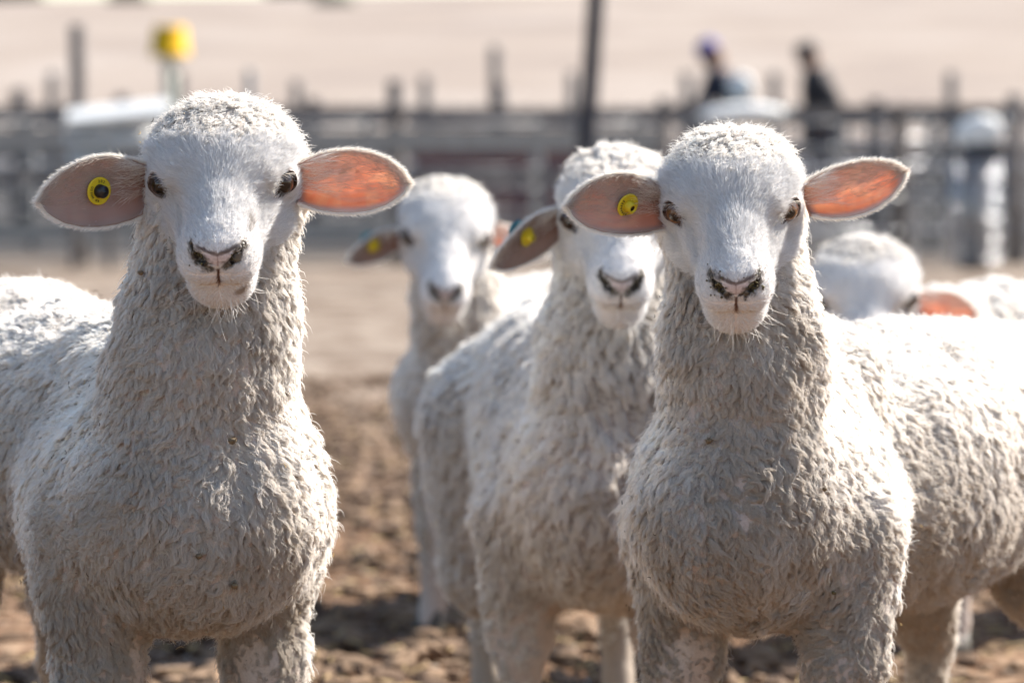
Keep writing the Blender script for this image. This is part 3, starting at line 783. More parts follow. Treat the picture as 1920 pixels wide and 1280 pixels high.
def make_tag(S, bil, Pc, nn, ax, up, fc, thick, u=.45, w=.1, r=.0135, tilt=(0, 0), stud='black', teal=True, text=()):
    c = bil(np.array([u]), np.array([w]), Pc)[0]; n = nrm(bil(np.array([u]), np.array([w]), nn)[0])
    n = nrm(n + ax * tilt[0] + up * tilt[1])
    c = c + n * .0035
    V, Fc = ring(c, n, 0, 0, 0, 0, prof=[(r * .94, 0), (r, .0005), (r, .0018), (r * .95, .0023), (r * .9, .0021), (r * .45, .0021)])
    tg = mesh('ear_tag', V, Fc, [M_yel], S.root); tg.data.shade_smooth()
    e = r * .40
    if stud == 'black':
        prof = [(e * 1.25, .002), (e * 1.2, .0035), (e * 1.12, .0095), (e * .8, .0112), (e * .25, .0113), (e * .12, .0124)]
        V, Fc = ring(c, n, 0, 0, 0, 0, prof=prof); o = mesh('stud', V, Fc, [M_blk], S.root)
    else:
        prof = [(e * 1.25, .002), (e * 1.15, .004), (e * .95, .0105), (e * .88, .0110), (e * .62, .0108), (e * .60, .0085)]
        V, Fc = ring(c, n, 0, 0, 0, 0, prof=prof); o = mesh('stud', V, Fc, [M_yel], S.root)
        V, Fc = ring(c, n, 0, 0, 0, 0, prof=[(e * .58, .0080), (e * .58, .0089)]); mesh('stud_hole', V, Fc, [M_hole], S.root)
    a1 = nrm(ax - n * (ax @ n)); a2 = nrm(np.cross(n, a1)); 
    if a2[2] < 0: a2 = -a2
    X = nrm(np.cross(a2, n)); Y = a2
    Vs, Fs = [], []
    for (tx, a, size) in text:
        rad = r * .70
        for i, ch in enumerate(tx):
            th = R(a) - (i - (len(tx) - 1) / 2) * size / rad * .78
            p = c + n * .0024 + (X * math.cos(th) + Y * math.sin(th)) * rad
            upv = X * math.cos(th) + Y * math.sin(th); rt = X * math.sin(th) - Y * math.cos(th)
            for co, fs in text_on(ch, size, p, rt, upv, S.root, M_ink):
                b0 = len(Vs); Vs += [tuple(q) for q in co]; Fs += [tuple(b0 + k for k in f) for f in fs]
    if Vs: mesh('tag_print', Vs, Fs, [M_ink], S.root, smooth=False)
    if teal:
        nb_ = nrm(bil(np.array([u]), np.array([w]), nn)[0]); n = nb_; a1 = nrm(ax - n * (ax @ n)); X = a1; Y = nrm(np.cross(n, a1)); Y = Y * (1 if Y[2] > 0 else -1)
        c2 = bil(np.array([u + .03]), np.array([w]), Pc)[0] - n * .0075
        big = teal if isinstance(teal, float) else .017
        hgt = big * 1.25; V = []; Fc = []
        outl = []
        for k in range(40):
            t = 2 * math.pi * k / 40; outl.append((big * np.sign(math.cos(t)) * abs(math.cos(t)) ** .6, hgt * np.sign(math.sin(t)) * abs(math.sin(t)) ** .7 + hgt * .35))
        for z in (0, -.0016):
            for (x, y) in outl: V.append(c2 + X * x + Y * y + n * z)
        Fc = [tuple(range(40)), tuple(range(79, 39, -1))] + [(k, 40 + k, 40 + (k + 1) % 40, (k + 1) % 40) for k in range(40)]
        o = mesh('back_tag', V, Fc, [M_teal], S.root, smooth=False)

# ------------------------------------------------------------------ ground: pen, yard and hill as one sheet
def gheight(X, Y):
    t = np.clip((Y - 78) / 200, 0, 1); t = t * t * (3 - 2 * t)
    z = (10.1 + X * .014) * t
    return z + np.clip(Y - 300, 0, 1e9) * -.004
def ground_mat():
    m, nt, out = newmat('ground_soil')
    p = nt.nodes.new('ShaderNodeBsdfPrincipled'); nt.links.new(p.outputs[0], out.inputs[0]); p.inputs['Roughness'].default_value = 1.0; p.inputs['Specular IOR Level'].default_value = .06
    tc = nt.nodes.new('ShaderNodeTexCoord')
    def noise(sc, det=8, dist=0):
        n = nt.nodes.new('ShaderNodeTexNoise'); n.inputs['Scale'].default_value = sc; n.inputs['Detail'].default_value = det; n.inputs['Distortion'].default_value = dist
        nt.links.new(tc.outputs['Object'], n.inputs['Vector']); return n
    def ramp(fac, *st):
        r = nt.nodes.new('ShaderNodeValToRGB'); nt.links.new(fac, r.inputs[0])
        while len(r.color_ramp.elements) < len(st): r.color_ramp.elements.new(.5)
        for e, (pos, c) in zip(r.color_ramp.elements, st): e.position = pos; e.color = (*c, 1)
        return r
    sep = nt.nodes.new('ShaderNodeSeparateXYZ'); nt.links.new(tc.outputs['Object'], sep.inputs[0])
    n1 = noise(1.3); n2 = noise(22, 10); n3 = noise(.12)
    # wavy boundary between the zones
    ad = nt.nodes.new('ShaderNodeMath'); ad.operation = 'MULTIPLY_ADD'; nt.links.new(n1.outputs[0], ad.inputs[0]); ad.inputs[1].default_value = 2.5; nt.links.new(sep.outputs[1], ad.inputs[2])
    def zone(a, b):
        r = nt.nodes.new('ShaderNodeMapRange'); r.inputs[1].default_value = a; r.inputs[2].default_value = b; nt.links.new(ad.outputs[0], r.inputs[0]); return r.outputs[0]
    def mix(f, a, b):
        x = nt.nodes.new('ShaderNodeMix'); x.data_type = 'RGBA'; nt.links.new(f, x.inputs[0]); nt.links.new(a, x.inputs[6]); nt.links.new(b, x.inputs[7]); return x.outputs[2]
    soil = ramp(n2.outputs[0], (.3, (.05, .026, .014)), (.5, (.145, .084, .050)), (.7, (.26, .182, .122))).outputs[0]
    tan = ramp(n1.outputs[0], (.3, (.185, .148, .118)), (.7, (.255, .212, .172))).outputs[0]
    yard = ramp(n1.outputs[0], (.3, (.036, .034, .034)), (.7, (.068, .063, .060))).outputs[0]
    field = ramp(n3.outputs[0], (.3, (.185, .152, .133)), (.5, (.23, .190, .160)), (.7, (.27, .235, .208))).outputs[0]
    n4 = noise(3.5, 9, .6); dk = ramp(n4.outputs[0], (.42, (1, 1, 1)), (.60, (.50, .44, .40)))
    mm = nt.nodes.new('ShaderNodeMix'); mm.data_type = 'RGBA'; mm.blend_type = 'MULTIPLY'; mm.inputs[0].default_value = 1; nt.links.new(tan, mm.inputs[6]); nt.links.new(dk.outputs[0], mm.inputs[7]); tan = mm.outputs[2]
    c = mix(zone(9.4, 16), soil, tan); c = mix(zone(25.8, 28), c, yard); c = mix(zone(84, 96), c, field)
    nt.links.new(c, p.inputs['Base Color'])
    b = nt.nodes.new('ShaderNodeBump'); b.inputs['Strength'].default_value = .8; b.inputs['Distance'].default_value = .02
    nt.links.new(n2.outputs[0], b.inputs['Height']); nt.links.new(b.outputs[0], p.inputs['Normal'])
    return m
ys = np.concatenate([np.linspace(-30, 5, 12), np.linspace(5.2, 14, 150), np.linspace(14.4, 40, 50), np.linspace(42, 100, 30), np.linspace(105, 330, 46), np.array([400, 520, 700, 1000, 1500, 2200])])
xs = np.concatenate([np.array([-1500, -800, -400, -200, -100, -60, -40, -25, -15, -9, -5, -3.2]), np.linspace(-2.4, 2.4, 110), np.array([3.2, 5, 9, 15, 25, 40, 60, 100, 200, 400, 800, 1500])])
GX, GY = np.meshgrid(xs, ys, indexing='ij'); GP = np.stack([GX.ravel(), GY.ravel(), np.zeros(GX.size)], 1)
GZ = gheight(GX, GY).ravel()
inn = ((np.abs(GP[:, 0]) < 2.4) & (GP[:, 1] > 5) & (GP[:, 1] < 14)).astype(float)
GZ += inn * (.018 * vnoise(GP, 2.2, 71) + .010 * vnoise(GP, 8, 72) + .006 * np.abs(vnoise(GP, 18, 73)))
GP[:, 2] = GZ
nyy = len(ys); Fg = [(i * nyy + j, (i + 1) * nyy + j, (i + 1) * nyy + j + 1, i * nyy + j + 1) for i in range(len(xs) - 1) for j in range(nyy - 1)]
g = mesh('ground', GP, Fg, [ground_mat()]); tag(g, 'brown pen soil running into tan dust, a grey yard and a straw coloured hillside', kind='structure')

def gz(x, y): return float(gheight(np.array(x, float), np.array(y, float)))

# loose clods and pale stones on the pen soil
def scatter_bits(name, n, sizes, mat, ylo, yhi, label, cols=None):
    ico = [(0, 0, 1)] + [(math.cos(k * 1.2566) * .894, math.sin(k * 1.2566) * .894, .447) for k in range(5)] + [(math.cos(k * 1.2566 + .628) * .894, math.sin(k * 1.2566 + .628) * .894, -.447) for k in range(5)] + [(0, 0, -1)]
    fi = [(0, 1 + k, 1 + (k + 1) % 5) for k in range(5)] + [(1 + k, 6 + k, 1 + (k + 1) % 5) for k in range(5)] + [(1 + (k + 1) % 5, 6 + k, 6 + (k + 1) % 5) for k in range(5)] + [(11, 6 + (k + 1) % 5, 6 + k) for k in range(5)]
    ico = np.array(ico); fi = np.array(fi)
    y = ylo + (yhi - ylo) * rng.random(n) ** 1.3; x = rng.uniform(-.16, .16, n) * y
    r = sizes[0] * (sizes[1] / sizes[0]) ** (rng.random(n) ** 2.2)
    V = ico[None] * (1 + .35 * rng.uniform(-1, 1, (n, 12, 1))) * r[:, None, None] * np.stack([rng.uniform(.8, 1.5, n), rng.uniform(.8, 1.5, n), rng.uniform(.45, .8, n)], 1)[:, None]
    a = rng.random(n) * 6.28; c, s = np.cos(a)[:, None], np.sin(a)[:, None]
    V = np.stack([V[..., 0] * c - V[..., 1] * s, V[..., 0] * s + V[..., 1] * c, V[..., 2]], -1)
    V += np.stack([x, y, np.full(n, .008) + r * .25], 1)[:, None]
    Fc = (fi[None] + (np.arange(n) * 12)[:, None, None]).reshape(-1, 3)
    o = mesh(name, V.reshape(-1, 3), Fc, [mat], smooth=False); tag(o, label, kind='stuff')
scatter_bits('soil_clods', 15000, (.004, .030), pbr('clod_soil', (.07, .040, .024), .9, noise=(.21, .135, .080), scale=9, bump=.4), 5.4, 13.5, 'loose brown clods and dung crumbs on the pen soil')
scatter_bits('pale_gravel', 600, (.004, .012), pbr('pale_stone', (.34, .27, .20), .45, spec=.5), 5.6, 14, 'pale gravel glinting on the pen soil')
# straw litter
n = 1300; y = rng.uniform(5.5, 12, n); x = rng.uniform(-.16, .16, n) * y; a = rng.random(n) * 6.28; L_ = rng.uniform(.015, .05, n)
V = []; Fc = []
for i in range(n):
    d = np.array([math.cos(a[i]), math.sin(a[i]), rng.uniform(-.1, .3)]) * L_[i]; p = np.array([x[i], y[i], .022]); w_ = np.array([-math.sin(a[i]), math.cos(a[i]), 0]) * .0014
    b0 = len(V); V += [p - w_, p + w_, p + (0, 0, .0022), p + d - w_, p + d + w_, p + d + (0, 0, .0022)]; Fc += [(b0, b0 + 3, b0 + 4, b0 + 1), (b0 + 1, b0 + 4, b0 + 5, b0 + 2), (b0 + 2, b0 + 5, b0 + 3, b0)]
tag(mesh('straw_litter', V, Fc, [M_straw], smooth=False), 'dry straw litter trampled over the pen soil', kind='stuff')

# ------------------------------------------------------------------ builders for the yard
M_wood = pbr('weathered_timber', (.12, .10, .09), .8, noise=(.19, .165, .15), scale=14, bump=.4)
M_dark = pbr('dark_creosoted_timber', (.018, .018, .026), .8, noise=(.032, .030, .038), scale=14)
M_galv = pbr('galvanised_steel', (.62, .62, .62), .35, metal=1., noise=(.45, .45, .46), scale=30)
M_pale = pbr('bleached_board', (.24, .22, .20), .8, noise=(.32, .30, .275), scale=12, bump=.3)
M_pipe = pbr('dull_zinc_pipe', (.16, .155, .155), .55, noise=(.24, .235, .23), scale=20, spec=.4)
M_white = pbr('white_plastic', (.62, .62, .60), .35, noise=(.66, .65, .62), scale=8, spec=.5)
M_sack = pbr('white_woven_sack', (.78, .77, .74), .6, noise=(.64, .62, .58), scale=20, bump=.5)
M_rust = pbr('maroon_painted_sheet', (.13, .045, .045), .6, noise=(.20, .075, .06), scale=7, metal=.0)
M_bucket = pbr('yellow_plastic', (.62, .36, .01), .8, noise=(.55, .30, .01), scale=12, spec=.1)
def boxv(c, s, bev=.006, rx=0, ry=0, rz=0):
    bm = bmesh.new(); bmesh.ops.create_cube(bm, size=1)
    bmesh.ops.scale(bm, vec=s, verts=bm.verts); bmesh.ops.bevel(bm, geom=bm.edges[:], offset=min(bev, min(s) * .3), segments=2, affect='EDGES')
    from mathutils import Euler
    bm.transform(Euler((rx, ry, rz)).to_matrix().to_4x4()); bm.transform(Matrix.Translation(Vector(c)))
    V = [v.co[:] for v in bm.verts]; Fc = [[v.index for v in f.verts] for f in bm.faces]; bm.free(); return V, Fc
def tube(path, r, seg=10, caps=True):
    path = [np.array(p, float) for p in path]; V, Fc = [], []
    rs = r if hasattr(r, '__len__') else [r] * len(path)
    for i, p in enumerate(path):
        d = path[min(i + 1, len(path) - 1)] - path[max(i - 1, 0)]; d /= np.linalg.norm(d)
        a = np.cross(d, (0, 0, 1) if abs(d[2]) < .9 else (1, 0, 0)); a /= np.linalg.norm(a); b = np.cross(d, a)
        for k in range(seg): t = 2 * math.pi * k / seg; V.append(p + (a * math.cos(t) + b * math.sin(t)) * rs[i])
    for i in range(len(path) - 1):
        for k in range(seg): q, w = i * seg + k, i * seg + (k + 1) % seg; Fc.append((q, w, w + seg, q + seg))
    if caps: Fc += [tuple(range(seg))[::-1], tuple(range((len(path) - 1) * seg, len(path) * seg))]
    return V, Fc
def join(*vf):
    V, Fc = [], []
    for v, f in vf: b = len(V); V += [tuple(q) for q in v]; Fc += [tuple(b + k for k in g_) for g_ in f]
    return V, Fc
def child(name, vf, mat, parent, smooth=False): return mesh(name, vf[0], vf[1], [mat], parent, smooth)

def fence(Y, rails, posts, x0, x1, label, step=None, mesh_z=None, mat=None, rmat=None, wire=.004, yaw=0., group='pen and yard fences'):
    """posts: (x, height, radius); rails: (z, height, thickness, material or None)"""
    t = empty('fence', (0, Y, 0), label, 'fence', group)
    for (x, h, r) in posts:
        y = Y + x * yaw; lean = random.uniform(-.012, .012)
        zz = gz(x, Y) - .15
        child('post', tube([(x, y, zz), (x + lean * .3, y, h * .4), (x + lean * h, y, h - .01), (x + lean * h, y, h)], [r * 1.05, r, r * .95, r * .8], 12), mat or M_wood, t, True)
    px = sorted([x0] + [p[0] for p in posts if x0 < p[0] < x1] + [x1])
    for (z, hh, th, rm) in rails:
        for a, b in zip(px[:-1], px[1:]):
            za, zb = z + random.uniform(-.01, .01), z + random.uniform(-.01, .01)
            off = -.06 if th > .015 else -.055
            pth = [(a + .002, Y + a * yaw + off, za), ((a + b) / 2, Y + (a + b) / 2 * yaw + off, (za + zb) / 2 - .006), (b - .002, Y + b * yaw + off, zb)]
            if hh > th * 1.5:
                V, Fc = [], []
                for p in pth:
                    for dy, dz in ((-th / 2, -hh / 2), (th / 2, -hh / 2), (th / 2, hh / 2), (-th / 2, hh / 2)): V.append((p[0], p[1] + dy, p[2] + dz))
                for i in (0, 1):
                    for k in range(4): Fc.append((i * 4 + k, i * 4 + (k + 1) % 4, i * 4 + 4 + (k + 1) % 4, i * 4 + 4 + k))
                Fc += [(3, 2, 1, 0), (8, 9, 10, 11)]
                child('rail', (V, Fc), rm or rmat or M_wood, t)
            else: child('rail', tube(pth, hh / 2, 8), rm or rmat or M_galv, t, True)
    if step:
        vf = []; x = x0
        while x < x1:
            vf.append(tube([(x, Y + x * yaw - .085, mesh_z[0]), (x + random.uniform(-.006, .006), Y + x * yaw - .085, mesh_z[1])], wire, 5)); x += step
        o = child('dropper_wires', join(*vf), M_galv if mat is None else mat, t); tag(o, kind='stuff')
    return t

wx = lambda px, Y: (px - 960) / F * Y
# nearest fence of the pen
Y = 25.0
fence(Y, [(.99, .07, .04, M_wood), (.80, .15, .03, M_pale), (.56, .07, .03, M_wood), (.22, .13, .03, M_pale)],
      [(wx(150, Y), 1.55, .055), (wx(745, Y), 1.19, .058), (wx(1330, Y), 1.06, .05), (wx(1905, Y), 1.10, .055), (wx(-480, Y), 1.2, .055), (wx(2500, Y), 1.2, .055)],
      wx(-480, Y), wx(1240, Y), 'nearest weathered rail fence with pale boards across the left half of the pen')
fence(Y + .5, [(.995, .09, .04, M_wood), (.62, .03, .03, M_galv), (.42, .03, .03, M_galv), (.2, .03, .03, M_galv)],
      [(wx(1250, Y), 1.08, .05), (wx(1700, Y), 1.04, .05), (wx(2150, Y), 1.1, .05)],
      wx(1250, Y), wx(2150, Y), 'steel mesh fence panel with a timber top rail on the right side of the pen', step=.115, mesh_z=(.12, 1.0), wire=.009, mat=M_wood)
fence(32, [(.98, .12, .05, M_wood), (.68, .12, .04, M_wood), (.38, .12, .04, M_wood)],
      [(wx(p, 32), h, .065) for p, h in ((-300, 1.2), (40, 1.2), (230, 1.15), (590, 1.12), (935, 1.25), (1290, 1.1), (1640, 1.12), (1980, 1.1), (2300, 1.1))],
      wx(-300, 32), wx(2300, 32), 'second rail fence, dark timber, across the grey yard behind the pen', mat=M_dark, rmat=M_dark)
fence(44, [(1.05, .07, .05, None), (.75, .05, .04, None), (.45, .05, .04, None)],
      [(wx(p, 44), h, .07) for p, h in ((-150, 1.5), (100, 1.5), (340, 1.5), (560, 1.4), (800, 1.45), (930, 1.8), (1075, 1.5), (1290, 1.5), (1450, 1.5), (1780, 1.5), (2100, 1.5))],
      wx(-150, 44), wx(2100, 44), 'farthest post and rail fence at the foot of the dry hillside', step=.32, mesh_z=(.2, 1.15), wire=.010, mat=M_wood)
fence(28, [(.92, .045, .045, None), (.74, .04, .04, None), (.58, .04, .04, None), (.43, .04, .04, None), (.29, .04, .04, None), (.15, .04, .04, None)],
      [(wx(p, 28), h, .035) for p, h in ((-200, 1.0), (60, 1.02), (330, 1.0), (470, 1.3), (690, 1.0), (1010, 1.02), (1190, 1.0), (1450, 1.02), (1575, 1.0), (1745, 1.02), (2040, 1.0))],
      wx(-200, 28), wx(2040, 28), 'galvanised pipe hurdles standing between the two timber fences', mat=M_pipe, rmat=M_pipe)
# tall dark pole
t = empty('pole', at(1100, 300, 22) * np.array([1, 1, 0]), 'tall dark leaning pole rising out of the picture behind the middle sheep', 'pole')
p0 = at(1098, 300, 22); p1 = at(1117, 0, 22)
d = (p1 - p0) / (p1[2] - p0[2]); b0 = p0 - d * (p0[2] + .3)
child('shaft', tube([b0 + d * k for k in (0, .8, 1.4, 2.2, 3.2, 4.0)], [.062, .055, .052, .048, .045, .040], 14), M_dark, t, True)
for z in (2.1, 3.1): child('wire_clamp', tube([b0 + d * z + (-.05, 0, 0), b0 + d * z + (.075, -.01, 0)], .018, 8), M_galv, t, True)

# stacked white feed troughs by the left post
def trough(a, b, wdt, hgt, label, mat=M_white):
    a, b = np.array(a), np.array(b); c = (a + b) / 2
    t = empty('feed_trough', c, label, 'feed trough', 'white feed troughs stacked at the fence')
    L_ = np.linalg.norm(b - a); ex = (b - a) / L_; ey = np.array([0, 1, 0.]); ez = np.cross(ex, ey)
    if ez[2] < 0: ez = -ez
    ey, ez = ey * math.cos(.45) - ez * math.sin(.45) * -1, ez * math.cos(.45) - ey * math.sin(.45)
    ez = -ez
    pr = [(-.5, 1), (-.40, 0), (.40, 0), (.5, 1), (.44, 1), (.35, .08), (-.35, .08), (-.44, 1)]
    V, Fc = [], []
    for s in np.linspace(-.5, .5, 5):
        for (y_, z_) in pr: V.append(c + ex * s * L_ + ey * y_ * wdt + ez * (z_ - .5) * hgt)
    for i in range(4):
        for k in range(8): q, w = i * 8 + k, i * 8 + (k + 1) % 8; Fc.append((q, w, w + 8, q + 8))
    Fc += [tuple(range(8))[::-1], tuple(range(32, 40))]
    child('basin', (V, Fc), mat, t)
    for s in (-.5, .5):
        V = [c + ex * (s * L_ + o) + ey * y_ * wdt + ez * (z_ - .5) * hgt for o in (-.006, .006) for (y_, z_) in ((-.5, 1), (-.4, 0), (.4, 0), (.5, 1))]
        child('end_panel', (V, [(0, 1, 2, 3), (7, 6, 5, 4), (0, 4, 5, 1), (1, 5, 6, 2), (2, 6, 7, 3), (3, 7, 4, 0)]), mat, t)
Y = 24.0
trough(at(128, 222, Y), at(315, 202, Y), .20, .05, 'white feed trough, topmost of the stack beside the left fence post')
trough(at(126, 260, Y), at(290, 254, Y), .18, .045, 'white feed trough in the middle of the stack beside the left fence post')
trough(at(132, 296, Y), at(215, 293, Y), .16, .045, 'short white feed trough low in the stack beside the left fence post')
tr = empty('trough_stand', (at(200, 300, Y)[0], Y, 0), 'timber stand under the stacked white troughs', 'stand')
for x in (140, 205, 280): child('leg', boxv((wx(x, Y), Y + .02, .31), (.05, .05, .62)), M_wood, tr)
child('shelf', boxv((wx(205, Y), Y + .02, .64), (.58, .34, .03)), M_wood, tr)
child('shelf', boxv((wx(208, Y), Y + .02, .775), (.54, .20, .018)), M_wood, tr); child('shelf', boxv((wx(208, Y), Y + .02, .895), (.54, .20, .018), ry=-.10), M_wood, tr)
for x in (135, 285): child('upright', boxv((wx(x, Y), Y + .12, .77), (.03, .03, .27)), M_wood, tr)

# white sack over the rail and the tipped sack on the wire roll
def blob(name, c, r, label, cat, mat, rx=0, ry=0, rz=0, amp=.12):
    bm = bmesh.new(); bmesh.ops.create_icosphere(bm, subdivisions=4, radius=1)
    V = np.array([v.co[:] for v in bm.verts]); Fc = [[v.index for v in f.verts] for f in bm.faces]; bm.free()
    n_ = vnoise(V, 1.6, 81) + .5 * vnoise(V, 4, 82); V = np.sign(V) * np.abs(V) ** .75 * (1 + amp * n_[:, None]) * np.array(r)
    from mathutils import Euler
    V = V @ np.array(Euler((rx, ry, rz)).to_matrix()).T + np.array(c)
    t = empty(name, c, label, cat); child('bag', (V, Fc), mat, t, True)
    top = np.array(c) + np.array(Euler((rx, ry, rz)).to_matrix()) @ np.array([r[0] * .98, 0, 0])
    e = np.array(Euler((rx, ry, rz)).to_matrix()) @ np.array([1, 0, .2])
    child('tied_neck', tube([top, top + e * .03, top + e * .06], [.03, .018, .035], 10), mat, t, True)
blob('feed_sack', at(1390, 214, 24.2), (.27, .12, .065), 'white feed sack lying over the fence rail above the front right sheep', 'sack', M_sack, ry=-.05)
blob('feed_sack', at(1832, 250, 24.0), (.155, .10, .11), 'bulging white sack perched on the dark crate beside the wire roll at right', 'sack', M_sack, ry=-.35)
t = empty('netting_roll', (wx(1830, 24), 24.0, 0), 'upright roll of bright wire netting at the right end of the fence', 'wire roll')
vf = []; cx, cyy = wx(1828, 24), 24.0
for k in range(16):
    z = .04 + k * .042; rr_ = .145 + .012 * math.sin(k * 2.1)
    vf.append(tube([(cx + rr_ * math.cos(a_), cyy + rr_ * math.sin(a_), z + .01 * math.sin(3 * a_ + k)) for a_ in np.linspace(0, 2 * math.pi, 25)], .0075, 6, False))
for k in range(22):
    a_ = 2 * math.pi * k / 22; vf.append(tube([(cx + .145 * math.cos(a_), cyy + .145 * math.sin(a_), .03), (cx + .145 * math.cos(a_ + .3), cyy + .145 * math.sin(a_ + .3), .69)], .006, 5))
o = child('netting', join(*vf), M_galv, t, True); tag(o, kind='stuff')
child('core', tube([(cx, cyy, .0), (cx, cyy, .70)], .09, 16), M_wood, t, True)
t = empty('crate', (wx(1850, 24.1), 24.1, .70), 'dark crate standing on the wire roll under the white sack', 'crate')
child('panel', boxv((cx + .04, 24.0, .745), (.26, .22, .075)), M_dark, t)
for dx in (-.07, .0, .07): child('slat', boxv((cx + .04 + dx, 23.885, .745), (.05, .012, .07)), M_dark, t)

# maroon feed bins behind the pen
for i, (pa, pb, lab) in enumerate(((775, 1000, 'maroon sheet metal feed bin behind the fence, the left of the two'), (1010, 1090, 'small maroon feed bin behind the fence right beside the tall dark pole'))):
    Yb = 30.0; x0, x1 = wx(pa, Yb), wx(pb, Yb); t = empty('feed_bin', ((x0 + x1) / 2, Yb, 0), lab, 'feed bin', 'maroon feed bins')
    child('bin_body', boxv(((x0 + x1) / 2, Yb, .45), (x1 - x0 - .02, .5, .86), .02), M_rust, t)
    child('lid', boxv(((x0 + x1) / 2, Yb, .915), (x1 - x0 + .02, .56, .05), .015), M_rust, t)
    child('handle', tube([((x0 + x1) / 2 - .07, Yb - .29, .80), ((x0 + x1) / 2 - .07, Yb - .32, .80), ((x0 + x1) / 2 + .07, Yb - .32, .80), ((x0 + x1) / 2 + .07, Yb - .29, .80)], .01, 8), M_galv, t, True)

# yellow bucket upside down on a pale post
Yb = 36.; c = at(318, 100, Yb)
t = empty('bucket', c, 'yellow bucket upturned on a pale post behind the left sheep', 'bucket')
V, Fc = ring(c, (0, 0, 1), 0, 0, 0, 0, prof=[(.185, -.03), (.195, -.03), (.195, -.005), (.180, 0), (.155, .23), (.14, .25), (.01, .25)]); child('pail', (V, Fc), M_bucket, t, True)
child('bail', tube([c + (.172 * math.cos(a_), -.01 - .06 * math.sin(a_), -.02 - .10 * math.sin(a_)) for a_ in np.linspace(0, math.pi, 13)], .004, 6), M_galv, t, True)
t = empty('post', (c[0], Yb, 0), 'pale slender post holding up the yellow bucket', 'post')
child('shaft', tube([(c[0], Yb, -.1), (c[0], Yb, c[2] + .18)], .06, 12), pbr('pale_green_paint', (.42, .41, .35), .7, noise=(.36, .35, .28), scale=9), t, True)
child('foot_plate', boxv((c[0], Yb, .01), (.25, .25, .03)), M_galv, t)

